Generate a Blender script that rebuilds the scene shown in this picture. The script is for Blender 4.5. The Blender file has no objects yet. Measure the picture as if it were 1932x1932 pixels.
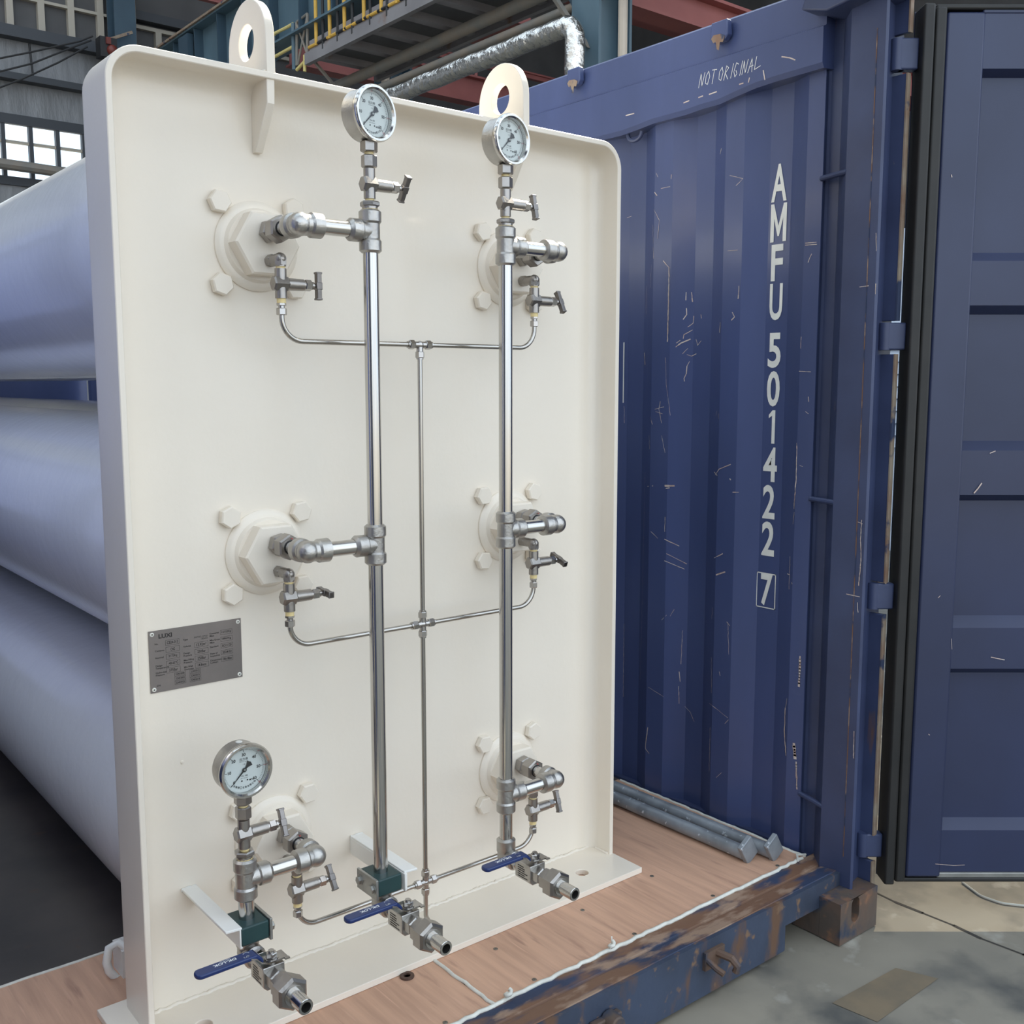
import bpy, bmesh, math, random
from mathutils import Vector, Matrix
random.seed(7)
PI = math.pi
C = bpy.context.scene.collection
scene = bpy.context.scene

# ------------------------------------------------------------------ camera, world, exposure
F_PX, YAW, PITCH = 1945.83, 0.68209, -0.1230
CAM = Vector((-1.2203, -1.9072, 1.2372))
cam_d = bpy.data.cameras.new('camera'); cam = bpy.data.objects.new('camera', cam_d); C.objects.link(cam)
cam.location = CAM; cam.rotation_euler = (PI/2 + PITCH, 0, -YAW)
cam_d.sensor_width = 36; cam_d.lens = F_PX/1932*36; cam_d.clip_start = .05; cam_d.clip_end = 300
scene.camera = cam

world = bpy.data.worlds.new('sky'); scene.world = world; world.use_nodes = True
wn = world.node_tree; wn.nodes.clear()
w_out = wn.nodes.new('ShaderNodeOutputWorld'); w_bg = wn.nodes.new('ShaderNodeBackground')
w_tc = wn.nodes.new('ShaderNodeTexCoord'); w_no = wn.nodes.new('ShaderNodeTexNoise'); w_rp = wn.nodes.new('ShaderNodeValToRGB')
w_no.inputs['Scale'].default_value = 6; w_no.inputs['Detail'].default_value = 4
w_rp.color_ramp.elements[0].position = .38; w_rp.color_ramp.elements[0].color = (.60, .79, 1, 1)
w_rp.color_ramp.elements[1].position = .66; w_rp.color_ramp.elements[1].color = (1, 1, 1, 1)
wn.links.new(w_tc.outputs['Generated'], w_no.inputs['Vector']); wn.links.new(w_no.outputs['Fac'], w_rp.inputs['Fac'])
wn.links.new(w_rp.outputs['Color'], w_bg.inputs['Color']); w_bg.inputs['Strength'].default_value = 1.0
wn.links.new(w_bg.outputs['Background'], w_out.inputs['Surface'])

sun_d = bpy.data.lights.new('sun', 'SUN'); sun = bpy.data.objects.new('sun', sun_d); C.objects.link(sun)
sun_d.energy = 8.0; sun_d.color = (1, .91, .76); sun_d.angle = math.radians(.6)
SUN_DIR = Vector((-.62, -.25, -.74)).normalized()          # direction the sunlight travels
sun.rotation_euler = SUN_DIR.to_track_quat('-Z', 'Y').to_euler(); sun.location = (12, 9, 14)

vs = scene.view_settings
vs.view_transform = 'Standard'; vs.look = 'None'; vs.gamma = 1; vs.use_curve_mapping = False; vs.exposure = 1.07

# ------------------------------------------------------------------ pixel -> direction helper
_fw = Vector((math.sin(YAW)*math.cos(PITCH), math.cos(YAW)*math.cos(PITCH), math.sin(PITCH)))
_rt = Vector((math.cos(YAW), -math.sin(YAW), 0)); _up = _rt.cross(_fw)
def ray(px, py): return _rt*((px-966)/F_PX) + _up*((966-py)/F_PX) + _fw
def at(px, py, x=None, y=None, z=None):
    d = ray(px, py)
    t = (x-CAM.x)/d.x if x is not None else (y-CAM.y)/d.y if y is not None else (z-CAM.z)/d.z
    return CAM + d*t
def zat(X, Y, py):
    lo, hi = -2., 8.
    for _ in range(50):
        m = (lo+hi)/2; q = Vector((X, Y, m))-CAM
        if 966 - F_PX*q.dot(_up)/q.dot(_fw) > py: lo = m
        else: hi = m
    return lo

# ------------------------------------------------------------------ materials
def mat(name, c1, c2=None, scale=4., rough=.5, metal=0., bump=0., bscale=40., stretch=(1, 1, 1), coat=0., c3=None,
        s3=8., t3=.62, w3=.04, rvar=0., lo=.35, hi=.65, det=5., st3=(1, 1, 1), trans=0., spec=.5, c4=None, s4=20., t4=.66, st4=(1, 1, 1), bdist=.002):
    m = bpy.data.materials.new(name); m.use_nodes = True; nt = m.node_tree; N = nt.nodes; L = nt.links
    b = N['Principled BSDF']; b.inputs['Roughness'].default_value = rough; b.inputs['Metallic'].default_value = metal
    b.inputs['Base Color'].default_value = (*c1, 1); b.inputs['Coat Weight'].default_value = coat; b.inputs['Coat Roughness'].default_value = .12
    b.inputs['Specular IOR Level'].default_value = spec
    if trans: b.inputs['Transmission Weight'].default_value = trans
    tc = N.new('ShaderNodeTexCoord')
    def noise(sc, st, d=det):
        mp = N.new('ShaderNodeMapping'); mp.inputs['Scale'].default_value = st; L.new(tc.outputs['Object'], mp.inputs['Vector'])
        n = N.new('ShaderNodeTexNoise'); n.inputs['Scale'].default_value = sc; n.inputs['Detail'].default_value = d
        L.new(mp.outputs['Vector'], n.inputs['Vector']); return n
    def step(n, a, z):
        r = N.new('ShaderNodeMapRange'); r.inputs['From Min'].default_value = a; r.inputs['From Max'].default_value = z
        L.new(n.outputs['Fac'], r.inputs['Value']); return r.outputs['Result']
    col = None
    if c2 is not None:
        n = noise(scale, stretch); mx = N.new('ShaderNodeMix'); mx.data_type = 'RGBA'
        mx.inputs['A'].default_value = (*c1, 1); mx.inputs['B'].default_value = (*c2, 1)
        L.new(step(n, lo, hi), mx.inputs['Factor']); col = mx.outputs['Result']
        if rvar:
            rr = N.new('ShaderNodeMapRange'); rr.inputs['To Min'].default_value = max(.02, rough-rvar); rr.inputs['To Max'].default_value = min(1, rough+rvar)
            L.new(n.outputs['Fac'], rr.inputs['Value']); L.new(rr.outputs['Result'], b.inputs['Roughness'])
    for cc, sc, t, st in ((c3, s3, t3, st3), (c4, s4, t4, st4)):
        if cc is None: continue
        n = noise(sc, st, 8.); mx = N.new('ShaderNodeMix'); mx.data_type = 'RGBA'
        if col is None: mx.inputs['A'].default_value = (*c1, 1)
        else: L.new(col, mx.inputs['A'])
        mx.inputs['B'].default_value = (*cc, 1); L.new(step(n, t, t+w3), mx.inputs['Factor']); col = mx.outputs['Result']
    if col is not None: L.new(col, b.inputs['Base Color'])
    if bump:
        n = noise(bscale, stretch); bp = N.new('ShaderNodeBump'); bp.inputs['Strength'].default_value = bump; bp.inputs['Distance'].default_value = bdist
        L.new(n.outputs['Fac'], bp.inputs['Height']); L.new(bp.outputs['Normal'], b.inputs['Normal'])
    return m

M = {}
M['panel'] = mat('cream_white_paint', (.85, .775, .665), (.82, .745, .635), 3, rough=.36, bump=.25, bscale=55, coat=.15)
M['panel_side'] = M['panel']
M['tube'] = mat('white_gloss_paint', (.82, .82, .81), (.77, .77, .77), 2.5, rough=.22, bump=.3, bscale=26, coat=.5, bdist=.004)
M['white'] = mat('white_weld_paint', (.82, .81, .77), rough=.4, bump=.3, bscale=90)
M['steel'] = mat('polished_stainless', (.60, .585, .56), (.52, .505, .48), 6, rough=.17, metal=1, stretch=(30, 30, .6), rvar=.05)
M['steel_h'] = mat('polished_stainless_arm', (.60, .585, .56), (.52, .505, .48), 6, rough=.19, metal=1, stretch=(.6, 30, 30), rvar=.05)
M['cast'] = mat('cast_stainless', (.50, .485, .46), (.40, .385, .365), 22, rough=.36, metal=1, bump=.35, bscale=160, rvar=.08)
M['valve'] = mat('forged_steel', (.40, .375, .35), (.33, .31, .29), 18, rough=.34, metal=1, bump=.2, bscale=150)
M['handle'] = mat('dark_handle_steel', (.20, .19, .185), (.28, .26, .25), 25, rough=.4, metal=1)
M['fit'] = mat('compression_fitting_steel', (.46, .44, .42), rough=.22, metal=1)
M['tubing'] = mat('bright_tubing', (.44, .42, .39), rough=.2, metal=1)
M['tape'] = mat('yellow_sealing_tape', (.75, .58, .25), (.82, .68, .38), 60, rough=.6)
M['green'] = mat('green_clamp_plastic', (.010, .040, .042), (.014, .05, .05), 20, rough=.45)
M['zinc'] = mat('zinc_plate', (.42, .42, .40), (.33, .33, .31), 25, rough=.45, metal=.9)
M['lever'] = mat('blue_vinyl', (.010, .028, .12), rough=.32)
M['print'] = mat('white_print', (.8, .82, .82), rough=.6)
M['black'] = mat('black_print', (.012, .012, .014), rough=.5)
M['redp'] = mat('red_print', (.5, .05, .05), rough=.5)
M['dial'] = mat('dial_face', (.63, .66, .64), rough=.5)
M['plate'] = mat('etched_nameplate', (.26, .23, .215), (.21, .19, .18), 9, rough=.42, metal=.75)
M['ink'] = mat('nameplate_ink', (.022, .018, .017), rough=.55)
M['glass'] = None
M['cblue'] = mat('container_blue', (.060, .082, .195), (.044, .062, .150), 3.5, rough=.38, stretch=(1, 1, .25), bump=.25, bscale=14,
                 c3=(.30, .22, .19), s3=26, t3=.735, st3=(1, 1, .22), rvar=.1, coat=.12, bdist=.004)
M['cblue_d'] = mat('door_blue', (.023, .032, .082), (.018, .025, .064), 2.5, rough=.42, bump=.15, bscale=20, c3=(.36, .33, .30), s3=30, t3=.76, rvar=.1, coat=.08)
M['post'] = mat('worn_post_blue', (.046, .062, .135), (.034, .045, .10), 5, rough=.45, bump=.4, bscale=30,
                c3=(.13, .07, .045), s3=7, t3=.66, st3=(1, 1, .2), c4=(.30, .24, .15), s4=30, t4=.72, st4=(1, 1, .4))
M['rust'] = mat('rust_and_blue', (.028, .045, .10), (.022, .032, .065), 7, rough=.62, bump=.8, bscale=40,
                c3=(.17, .088, .052), s3=11, t3=.42, w3=.1, st3=(.45, 1.4, 1.4), c4=(.30, .20, .14), s4=24, t4=.54, st4=(.4, 1, 1))
M['rustf'] = mat('sill_front_blue', (.045, .062, .105), (.030, .040, .065), 6, rough=.55, bump=.5, bscale=30,
                 c3=(.13, .07, .042), s3=12, t3=.54, w3=.1, st3=(1, 1, .35), c4=(.2, .12, .07), s4=26, t4=.60)
M['rustp'] = mat('rusty_edge', (.22, .13, .085), (.30, .25, .19), 14, rough=.7, bump=.5, bscale=60, c3=(.035, .05, .10), s3=10, t3=.58)
M['casting'] = mat('rusty_casting', (.085, .066, .055), (.13, .075, .05), 9, rough=.65, bump=.7, bscale=45, c3=(.03, .04, .065), s3=14, t3=.5, w3=.12, c4=(.22, .11, .06), s4=22, t4=.60)
M['letter'] = mat('stencil_white', (.80, .79, .72), (.72, .71, .66), 30, rough=.5)
M['scratch'] = mat('bare_primer_scratch', (.50, .37, .32), (.62, .55, .50), 30, rough=.6)
M['chalk'] = mat('chalk_line', (.75, .76, .76), rough=.8)
M['gasket'] = mat('black_rubber', (.009, .009, .009), (.016, .015, .014), 12, rough=.55)
M['ply'] = mat('brown_plywood', (.64, .385, .26), (.52, .31, .21), 5.5, rough=.55, stretch=(9, .7, 1), bump=.25, bscale=22,
               c3=(.40, .23, .16), s3=7, t3=.60, w3=.12, st3=(5, .8, 1), c4=(.66, .40, .28), s4=9, t4=.60, st4=(14, .6, 1))
M['plyedge'] = mat('plywood_edge', (.36, .20, .10), (.25, .13, .07), 40, rough=.7, stretch=(1, 1, 8))
M['oldfloor'] = mat('dirty_old_floor', (.085, .072, .064), (.05, .044, .042), 4, rough=.6, c3=(.10, .06, .042), s3=9, t3=.63, w3=.08, bump=.4, bscale=25)
M['caulk'] = mat('white_sealant', (.74, .73, .66), (.62, .61, .55), 50, rough=.6, bump=.5, bscale=90)
M['galv'] = mat('galvanised_bar', (.34, .37, .40), (.22, .24, .26), 14, rough=.5, metal=.35, c3=(.62, .66, .70), s3=60, t3=.66, bump=.4, bscale=60)
M['screw'] = mat('screw_head', (.22, .20, .17), rough=.5, metal=.8)
M['darkwash'] = mat('rusty_washer', (.07, .04, .03), (.11, .06, .04), 60, rough=.7)
M['concrete'] = mat('stained_concrete', (.30, .27, .215), (.17, .16, .135), 1.6, rough=.62, bump=.35, bscale=30, c3=(.085, .085, .08), s3=3.4, t3=.50, w3=.16,
                    c4=(.40, .38, .33), s4=11, t4=.62)
M['patch'] = mat('concrete_patch', (.20, .155, .10), (.16, .13, .09), 14, rough=.7, bump=.4, bscale=60)
M['joint'] = mat('floor_joint', (.05, .045, .04), rough=.9)
M['clad'] = mat('grey_cladding', (.27, .275, .29), (.21, .215, .225), 1.5, rough=.38, bump=.8, bscale=3, stretch=(1.5, 1, .5), c3=(.45, .46, .48), s3=7, t3=.70, st3=(1.4, 1, .7), bdist=.05)
M['clad_d'] = mat('dark_cladding', (.09, .088, .09), (.07, .068, .07), 2, rough=.6)
M['girt'] = mat('dark_girt', (.05, .055, .065), rough=.55)
M['frame'] = mat('pale_window_frame', (.42, .38, .32), rough=.6)
M['bluesteel'] = mat('blue_grey_steelwork', (.10, .165, .21), (.08, .135, .175), 2, rough=.45)
M['bluecol'] = mat('dark_blue_column', (.045, .085, .12), (.035, .065, .095), 2, rough=.5)
M['conduit'] = mat('cream_conduit', (.50, .43, .35), (.42, .36, .30), 3, rough=.5)
M['yellow'] = mat('yellow_rail_paint', (.70, .42, .07), (.6, .36, .06), 9, rough=.5)
M['yellowp'] = mat('pale_yellow_paint', (.70, .58, .22), rough=.5)
M['blackp'] = mat('black_rail_paint', (.016, .016, .018), rough=.5)
M['walk'] = mat('grey_walkway_steel', (.26, .25, .26), (.20, .19, .20), 2, rough=.6, c3=(.20, .12, .09), s3=3, t3=.62, w3=.1)
M['walk_d'] = mat('walkway_underside', (.12, .12, .125), (.09, .09, .095), 2, rough=.7)
M['foil'] = mat('crinkled_foil', (.78, .77, .74), rough=.24, metal=1, bump=1, bscale=11, bdist=.03)
M['greypipe'] = mat('grey_painted_pipe', (.20, .195, .18), (.26, .22, .18), 5, rough=.5)
M['redbeam'] = mat('red_oxide_beam', (.33, .11, .10), (.27, .085, .08), 2, rough=.55)
M['redlamp'] = mat('red_signal', (.16, .03, .022), rough=.4)
M['cable'] = mat('black_cable', (.02, .02, .022), rough=.6)
M['wcable'] = mat('pale_cable', (.55, .55, .50), rough=.6)
M['siding'] = mat('pale_blue_siding', (.62, .70, .82), (.58, .66, .78), 4, rough=.5)
M['outwall'] = mat('hall_cladding', (.30, .31, .33), (.26, .27, .29), 2, rough=.6)
M['bore'] = mat('dark_bore', (.02, .018, .016), rough=.6)

def glassy(name, tint, gl=.06):
    m = bpy.data.materials.new(name); m.use_nodes = True; nt = m.node_tree; nt.nodes.clear()
    o = nt.nodes.new('ShaderNodeOutputMaterial'); t = nt.nodes.new('ShaderNodeBsdfTransparent'); g = nt.nodes.new('ShaderNodeBsdfGlossy'); x = nt.nodes.new('ShaderNodeMixShader')
    t.inputs['Color'].default_value = (*tint, 1); g.inputs['Roughness'].default_value = .03; x.inputs['Fac'].default_value = gl
    nt.links.new(t.outputs[0], x.inputs[1]); nt.links.new(g.outputs[0], x.inputs[2]); nt.links.new(x.outputs[0], o.inputs['Surface']); return m
M['glass'] = glassy('gauge_glass', (.95, .97, .97), .05)
M['pane_dim'] = glassy('dimming_rooflight', (.34, .32, .28), .04)  # tint added to weaken the sun patch on the ground
M['pane'] = glassy('window_pane', (.97, .99, 1), .04)

# ------------------------------------------------------------------ mesh builder
class B:
    def __init__(s): s.v = []; s.f = []
    def add(s, vs_, fs):
        o = len(s.v); s.v += [Vector(p) for p in vs_]; s.f += [tuple(i+o for i in f) for f in fs]; return s
    def box(s, x0, x1, y0, y1, z0, z1):
        return s.add([(x, y, z) for x in (x0, x1) for y in (y0, y1) for z in (z0, z1)],
                     [(0, 1, 3, 2), (4, 6, 7, 5), (0, 4, 5, 1), (2, 3, 7, 6), (0, 2, 6, 4), (1, 5, 7, 3)])
    def obox(s, c, ax, ay, az):                       # oriented box: centre and three half vectors
        c = Vector(c); ax, ay, az = Vector(ax), Vector(ay), Vector(az)
        return s.add([c+i*ax+j*ay+k*az for i in (-1, 1) for j in (-1, 1) for k in (-1, 1)],
                     [(0, 1, 3, 2), (4, 6, 7, 5), (0, 4, 5, 1), (2, 3, 7, 6), (0, 2, 6, 4), (1, 5, 7, 3)])
    def lathe(s, prof, p, axis, n=24, phase=0., up=None, cap=True):   # prof: (r, t) along axis from p
        a = Vector(axis).normalized(); u = Vector(up) if up else a.orthogonal(); u = (u-a*u.dot(a)).normalized(); w = a.cross(u); p = Vector(p)
        vv = []; ff = []
        for r, t in prof:
            for i in range(n):
                g = phase+2*PI*i/n; vv.append(p+a*t+(u*math.cos(g)+w*math.sin(g))*r)
        for k in range(len(prof)-1):
            for i in range(n):
                j = (i+1) % n; ff.append((k*n+i, k*n+j, (k+1)*n+j, (k+1)*n+i))
        if cap and prof[0][0] > 1e-6: ff.append(tuple(range(n-1, -1, -1)))
        if cap and prof[-1][0] > 1e-6: ff.append(tuple((len(prof)-1)*n+i for i in range(n)))
        return s.add(vv, ff)
    def cyl(s, p0, p1, r0, r1=None, n=24, **k):
        d = Vector(p1)-Vector(p0); return s.lathe([(r0, 0), (r0 if r1 is None else r1, d.length)], p0, d, n, **k)
    def hexp(s, p0, p1, r, up=None, ch=.12):           # chamfered hexagon prism
        d = Vector(p1)-Vector(p0); l = d.length; c = min(r*ch, l*.3)
        return s.lathe([(r-c, 0), (r, c), (r, l-c), (r-c, l)], p0, d, 6, up=up)
    def ball(s, c, r, n=20):
        return s.lathe([(max(r*math.sin(PI*k/10), 1e-7), -r*math.cos(PI*k/10)) for k in range(11)], c, (0, 0, 1), n)
    def tube(s, pts, r, n=12, closed_ends=True):
        pts = [Vector(p) for p in pts]; t0 = (pts[1]-pts[0]).normalized(); u = t0.orthogonal().normalized(); vv = []; ff = []
        for i, p in enumerate(pts):
            t = (pts[min(i+1, len(pts)-1)]-pts[max(i-1, 0)]).normalized(); u = (u-t*u.dot(t)).normalized(); w = t.cross(u)
            vv += [p+(u*math.cos(2*PI*k/n)+w*math.sin(2*PI*k/n))*r for k in range(n)]
        for i in range(len(pts)-1):
            for k in range(n): j = (k+1) % n; ff.append((i*n+k, i*n+j, (i+1)*n+j, (i+1)*n+k))
        if closed_ends: ff += [tuple(range(n-1, -1, -1)), tuple((len(pts)-1)*n+k for k in range(n))]
        return s.add(vv, ff)
    def extr(s, poly, d, o=(0, 0, 0), e1=(1, 0, 0), e2=(0, 1, 0)):   # polygon in (e1,e2) extruded along d
        o, e1, e2, d = Vector(o), Vector(e1), Vector(e2), Vector(d); n = len(poly)
        a = [o+e1*p[0]+e2*p[1] for p in poly]
        return s.add(a+[p+d for p in a], [tuple(range(n-1, -1, -1)), tuple(range(n, 2*n))]+[(i, (i+1) % n, n+(i+1) % n, n+i) for i in range(n)])
    def holed(s, outer, holes, d, o=(0, 0, 0), e1=(1, 0, 0), e2=(0, 1, 0)):
        o, e1, e2, d = Vector(o), Vector(e1), Vector(e2), Vector(d); bm = bmesh.new(); ed = []
        loops = [outer]+holes
        for lp in loops:
            vv = [bm.verts.new((p[0], p[1], 0)) for p in lp]; ed += [bm.edges.new((vv[i], vv[(i+1) % len(vv)])) for i in range(len(vv))]
        bmesh.ops.triangle_fill(bm, edges=ed, use_beauty=True); bm.verts.ensure_lookup_table()
        base = [o+e1*v.co.x+e2*v.co.y for v in bm.verts]; fs = [tuple(v.index for v in f.verts) for f in bm.faces]; n = len(base); bm.free()
        s.add(base+[p+d for p in base], fs+[tuple(reversed([i+n for i in f])) for f in fs]); 
        k = 0; off = len(s.v)-2*n
        for lp in loops:
            m = len(lp); s.f += [(off+k+i, off+k+(i+1) % m, off+n+k+(i+1) % m, off+n+k+i) for i in range(m)]; k += m
        return s
    def mesh(s, name, off=Vector((0, 0, 0)), sharp=.55, fix=True):
        me = bpy.data.meshes.new(name); me.from_pydata([tuple(p-off) for p in s.v], [], s.f); me.update()
        if fix:
            bm = bmesh.new(); bm.from_mesh(me); bmesh.ops.recalc_face_normals(bm, faces=bm.faces); bm.to_mesh(me); bm.free()
        me.polygons.foreach_set('use_smooth', [True]*len(me.polygons)); me.set_sharp_from_angle(angle=sharp); return me
    def obj(s, name, m, parent=None, world=False, bevel=0, label=None, sharp=.55, fix=True, kind=None):
        off = Vector((0, 0, 0)); q = parent
        while world and q is not None: off = off+q.location; q = q.parent
        o = bpy.data.objects.new(name, s.mesh(name, off, sharp, fix)); C.objects.link(o)
        if isinstance(m, str): m = M[m]
        o.data.materials.append(m); o.parent = parent
        if bevel:
            bv = o.modifiers.new('bevel', 'BEVEL'); bv.width = bevel; bv.segments = 2; bv.limit_method = 'ANGLE'; bv.angle_limit = .6
        if label: o['label'] = label
        if kind: o['kind'] = kind
        return o
def tag(o, label, cat, group=None):
    o['label'] = label; o['category'] = cat
    if group: o['group'] = group
    return o
def thing(name, label, cat, loc=(0, 0, 0), rotz=0, group=None):
    o = bpy.data.objects.new(name, None); C.objects.link(o); o.location = loc; o.rotation_euler = (0, 0, rotz); o.empty_display_size = .05
    return tag(o, label, cat, group)
def struct(o): o['kind'] = 'structure'; return o
def dup(root, loc, rotz=0, label=None):
    r = root.copy(); C.objects.link(r); r.location = loc; r.rotation_euler = (0, 0, rotz)
    if label: r['label'] = label
    for ch in list(root.children):
        c = ch.copy(); C.objects.link(c); c.parent = r
        for g in list(ch.children):
            d = g.copy(); C.objects.link(d); d.parent = c
    return r
def circ(cx, cy, r, n=24, a0=0, a1=2*PI, end=False):
    m = n if not end else n-1
    return [(cx+r*math.cos(a0+(a1-a0)*i/m), cy+r*math.sin(a0+(a1-a0)*i/m)) for i in range(n)]
def bend(pts, rad, n=8):                                # polyline with rounded corners
    pts = [Vector(p) for p in pts]; out = [pts[0]]
    for i in range(1, len(pts)-1):
        a = (pts[i-1]-pts[i]).normalized(); b = (pts[i+1]-pts[i]).normalized(); ang = a.angle(b); t = rad/math.tan(ang/2)
        p0 = pts[i]+a*t; p1 = pts[i]+b*t; c = pts[i]+(a+b).normalized()*(rad/math.sin(ang/2)); u = p0-c; w = p1-c
        for k in range(n+1):
            f = k/n; th = (PI-ang); d = (u*math.sin((1-f)*th)+w*math.sin(f*th))/math.sin(th); out.append(c+d)
    out.append(pts[-1]); return out
_tc = {}
def glyphs(txt, bold=0.):
    k = (txt, bold)
    if k not in _tc:
        cu = bpy.data.curves.new('t', 'FONT'); cu.body = txt; cu.size = 1; cu.offset = bold; cu.resolution_u = 4
        ob = bpy.data.objects.new('t', cu); C.objects.link(ob); dg = bpy.context.evaluated_depsgraph_get(); dg.update()
        me = bpy.data.meshes.new_from_object(ob.evaluated_get(dg))
        vv = [(v.co.x, v.co.y) for v in me.vertices]; ff = [tuple(p.vertices) for p in me.polygons]
        bpy.data.objects.remove(ob); bpy.data.curves.remove(cu); bpy.data.meshes.remove(me); _tc[k] = (vv, ff)
    return _tc[k]
def text(b, txt, o, right, up, size=None, fit=None, bold=0., center=False):
    vv, ff = glyphs(txt, bold)
    if not vv: return b
    o, right, up = Vector(o), Vector(right), Vector(up)
    x0 = min(p[0] for p in vv); x1 = max(p[0] for p in vv); y0 = min(p[1] for p in vv); y1 = max(p[1] for p in vv)
    if fit: sx, sy = fit[0]/(x1-x0), fit[1]/(y1-y0)
    else: sx = sy = size
    cx = (x0+x1)/2 if center else x0; cy = (y0+y1)/2 if center else (y0 if fit else 0)
    return b.add([o+right*((p[0]-cx)*sx)+up*((p[1]-cy)*sy) for p in vv], ff)
def stroke(b, pts, w, nrm):                             # flat ribbon along a polyline on a surface with normal nrm
    nrm = Vector(nrm)
    for p, q in zip(pts[:-1], pts[1:]):
        d = (q-p); 
        if d.length < 1e-5: continue
        s = d.normalized().cross(nrm).normalized()*w/2; e = d.normalized()*w*.3
        b.add([p-e+s, q+e+s, q+e-s, p-e-s], [(0, 1, 2, 3)])
    return b

# ------------------------------------------------------------------ the hall (setting)
G = -.14                                                # ground level; z = 0 is the container's plywood
struct(B().box(-40, 60, -40, 40, G-.2, G).obj('floor', 'concrete'))
fl = bpy.data.objects['floor']
jp = [at(1655, 1685, z=G+.001), at(1690, 1702, z=G+.001), at(1740, 1722, z=G+.001), at(1800, 1746, z=G+.001), at(1850, 1770, z=G+.001), at(1932, 1801, z=G+.001), at(2100, 1872, z=G+.001)]
b = B()
for i, (p, q) in enumerate(zip(jp[:-1], jp[1:])): stroke(b, [p, q], .006+.004*(i % 2), (0, 0, 1))
b.obj('floor_joint', 'joint', fl)
q = [at(1570, 1892, z=G+.0012), at(1690, 1826, z=G+.0012), at(1770, 1846, z=G+.0012), at(1655, 1928, z=G+.0012)]
B().add(q, [(0, 1, 2, 3)]).obj('repair_patch', 'patch', fl)

YB = 16.0
ztop = 11.
wz0, wz1 = at(0, 335, y=YB).z, at(0, 228, y=YB).z       # window band
wx = [at(5, 260, y=YB).x+(k-4)*.405 for k in range(13)]
b = B()
b.box(-9, 40, YB, YB+.12, G, wz0).box(-9, wx[0], YB, YB+.12, wz0, wz1).box(wx[-1], 40, YB, YB+.12, wz0, wz1).box(-9, 40, YB, YB+.12, wz1, 6.6)
wall_back = struct(b.obj('wall_back', 'clad'))
struct(B().box(-9, 40, YB, YB+.12, 6.6, ztop).obj('wall_upper', 'clad_d'))
win = struct(B().box(wx[0]-.06, wx[-1]+.06, YB-.06, YB+.02, wz1-.03, wz1+.12).box(wx[0]-.06, wx[-1]+.06, YB-.06, YB+.02, wz0-.1, wz0+.03).obj('window_1', 'girt'))
rz = [wz0, wz0+(wz1-wz0)*.30, wz0+(wz1-wz0)*.66, wz1]
for x in wx: B().box(x-.03, x+.03, YB-.05, YB+.05, wz0, wz1).obj('mullion', 'girt', win)
for z in rz[1:3]: B().box(wx[0], wx[-1], YB-.03, YB+.04, z-.02, z+.02).obj('transom', 'frame', win)
for k in range(len(wx)-1):
    for z0, z1 in zip(rz[:-1], rz[1:]):
        B().box(wx[k]+.03, wx[k+1]-.03, YB, YB+.006, z0+.015, z1-.015).obj('pane', 'pane', win)
for n, z, h in ((1, 6.62, .085), (2, 5.955, .05)):
    struct(B().box(-2, 12, YB-.22, YB-.02, z-h, z+h).obj('trim_%d' % n, 'girt'))
zp_ = at(0, 311, y=YB-.2).z
tag(B().tube([(0, YB-.25, zp_+.05), (2.5, YB-.25, zp_+.02), (3.6, YB-.25, zp_), (4.4, YB-.25, zp_-.03), (9, YB-.25, zp_)], .085, 10).obj('wrapped_pipe', 'greypipe'), 'grey wrapped pipe running across the bright window band', 'pipe')
# row of old framed lights above the girt
old = thing('window_frame_row', 'row of pale framed dull panels high on the back wall', 'frame', (3, YB-.05, 6.76))
b = B(); zz = [6.76, 7.18, 7.62]
for x in [at(px, 40, y=YB-.05).x for px in (18, 77, 133, 188)]: B().box(x-.05, x+.05, YB-.1, YB, 6.7, 7.62).obj('mullion', 'frame', old, True)
for px in (297, 350): x = at(px, 60, y=YB-.05).x; B().box(x-.05, x+.05, YB-.1, YB, 6.3, 7.1).obj('mullion', 'frame', old, True)
xe = at(208, 40, y=YB-.05).x
for z in (7.18, 7.62): B().box(1, xe, YB-.092, YB, z-.022, z+.022).obj('transom', 'frame', old, True)
xs = at(250, 40, y=YB-.05).x
for z, h in ((7.12, .03), (6.45, .025)): B().box(xs, xs+4, YB-.092, YB, z-h, z+h).obj('transom', 'frame', old, True)
B().box(xs, xs+5, YB-.2, YB, 7.2, 7.34).obj('girt', 'girt', old, True)
struct(B().box(-9.12, -9, -4, YB, G, ztop).obj('wall_left', 'outwall'))
struct(B().box(16, 16.12, -4, YB, G, ztop).obj('wall_right', 'clad_d'))
# roof; its unseen rooflights are added and sized to steer top light and sun
RL = [(-8.4, -5.4, -3.2, 15.2), (-4.4, -.2, -3.2, 15.2), (.4, 4.2, -3.2, 15.2), (5.2, 8.6, 2.3, 9.4), (9.4, 12.0, 1.0, 5.2)]
b = B(); x = -9.1
for a, c, y0, y1 in RL: b.box(x, a, -4, YB+.1, ztop, ztop+.15).box(a, c, -4, y0, ztop, ztop+.15).box(a, c, y1, YB+.1, ztop, ztop+.15); x = c
b.box(x, 16.1, -4, YB+.1, ztop, ztop+.15)
struct(b.obj('ceiling', 'outwall'))
for k, (a, c, y0, y1) in enumerate(RL):
    struct(B().box(a, c, y0, y1, ztop+.05, ztop+.06).obj('window_%d' % (k+2), 'pane' if k < 4 else 'pane_dim'))  # last opening gets the tinted pane that weakens the sun patch

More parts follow.
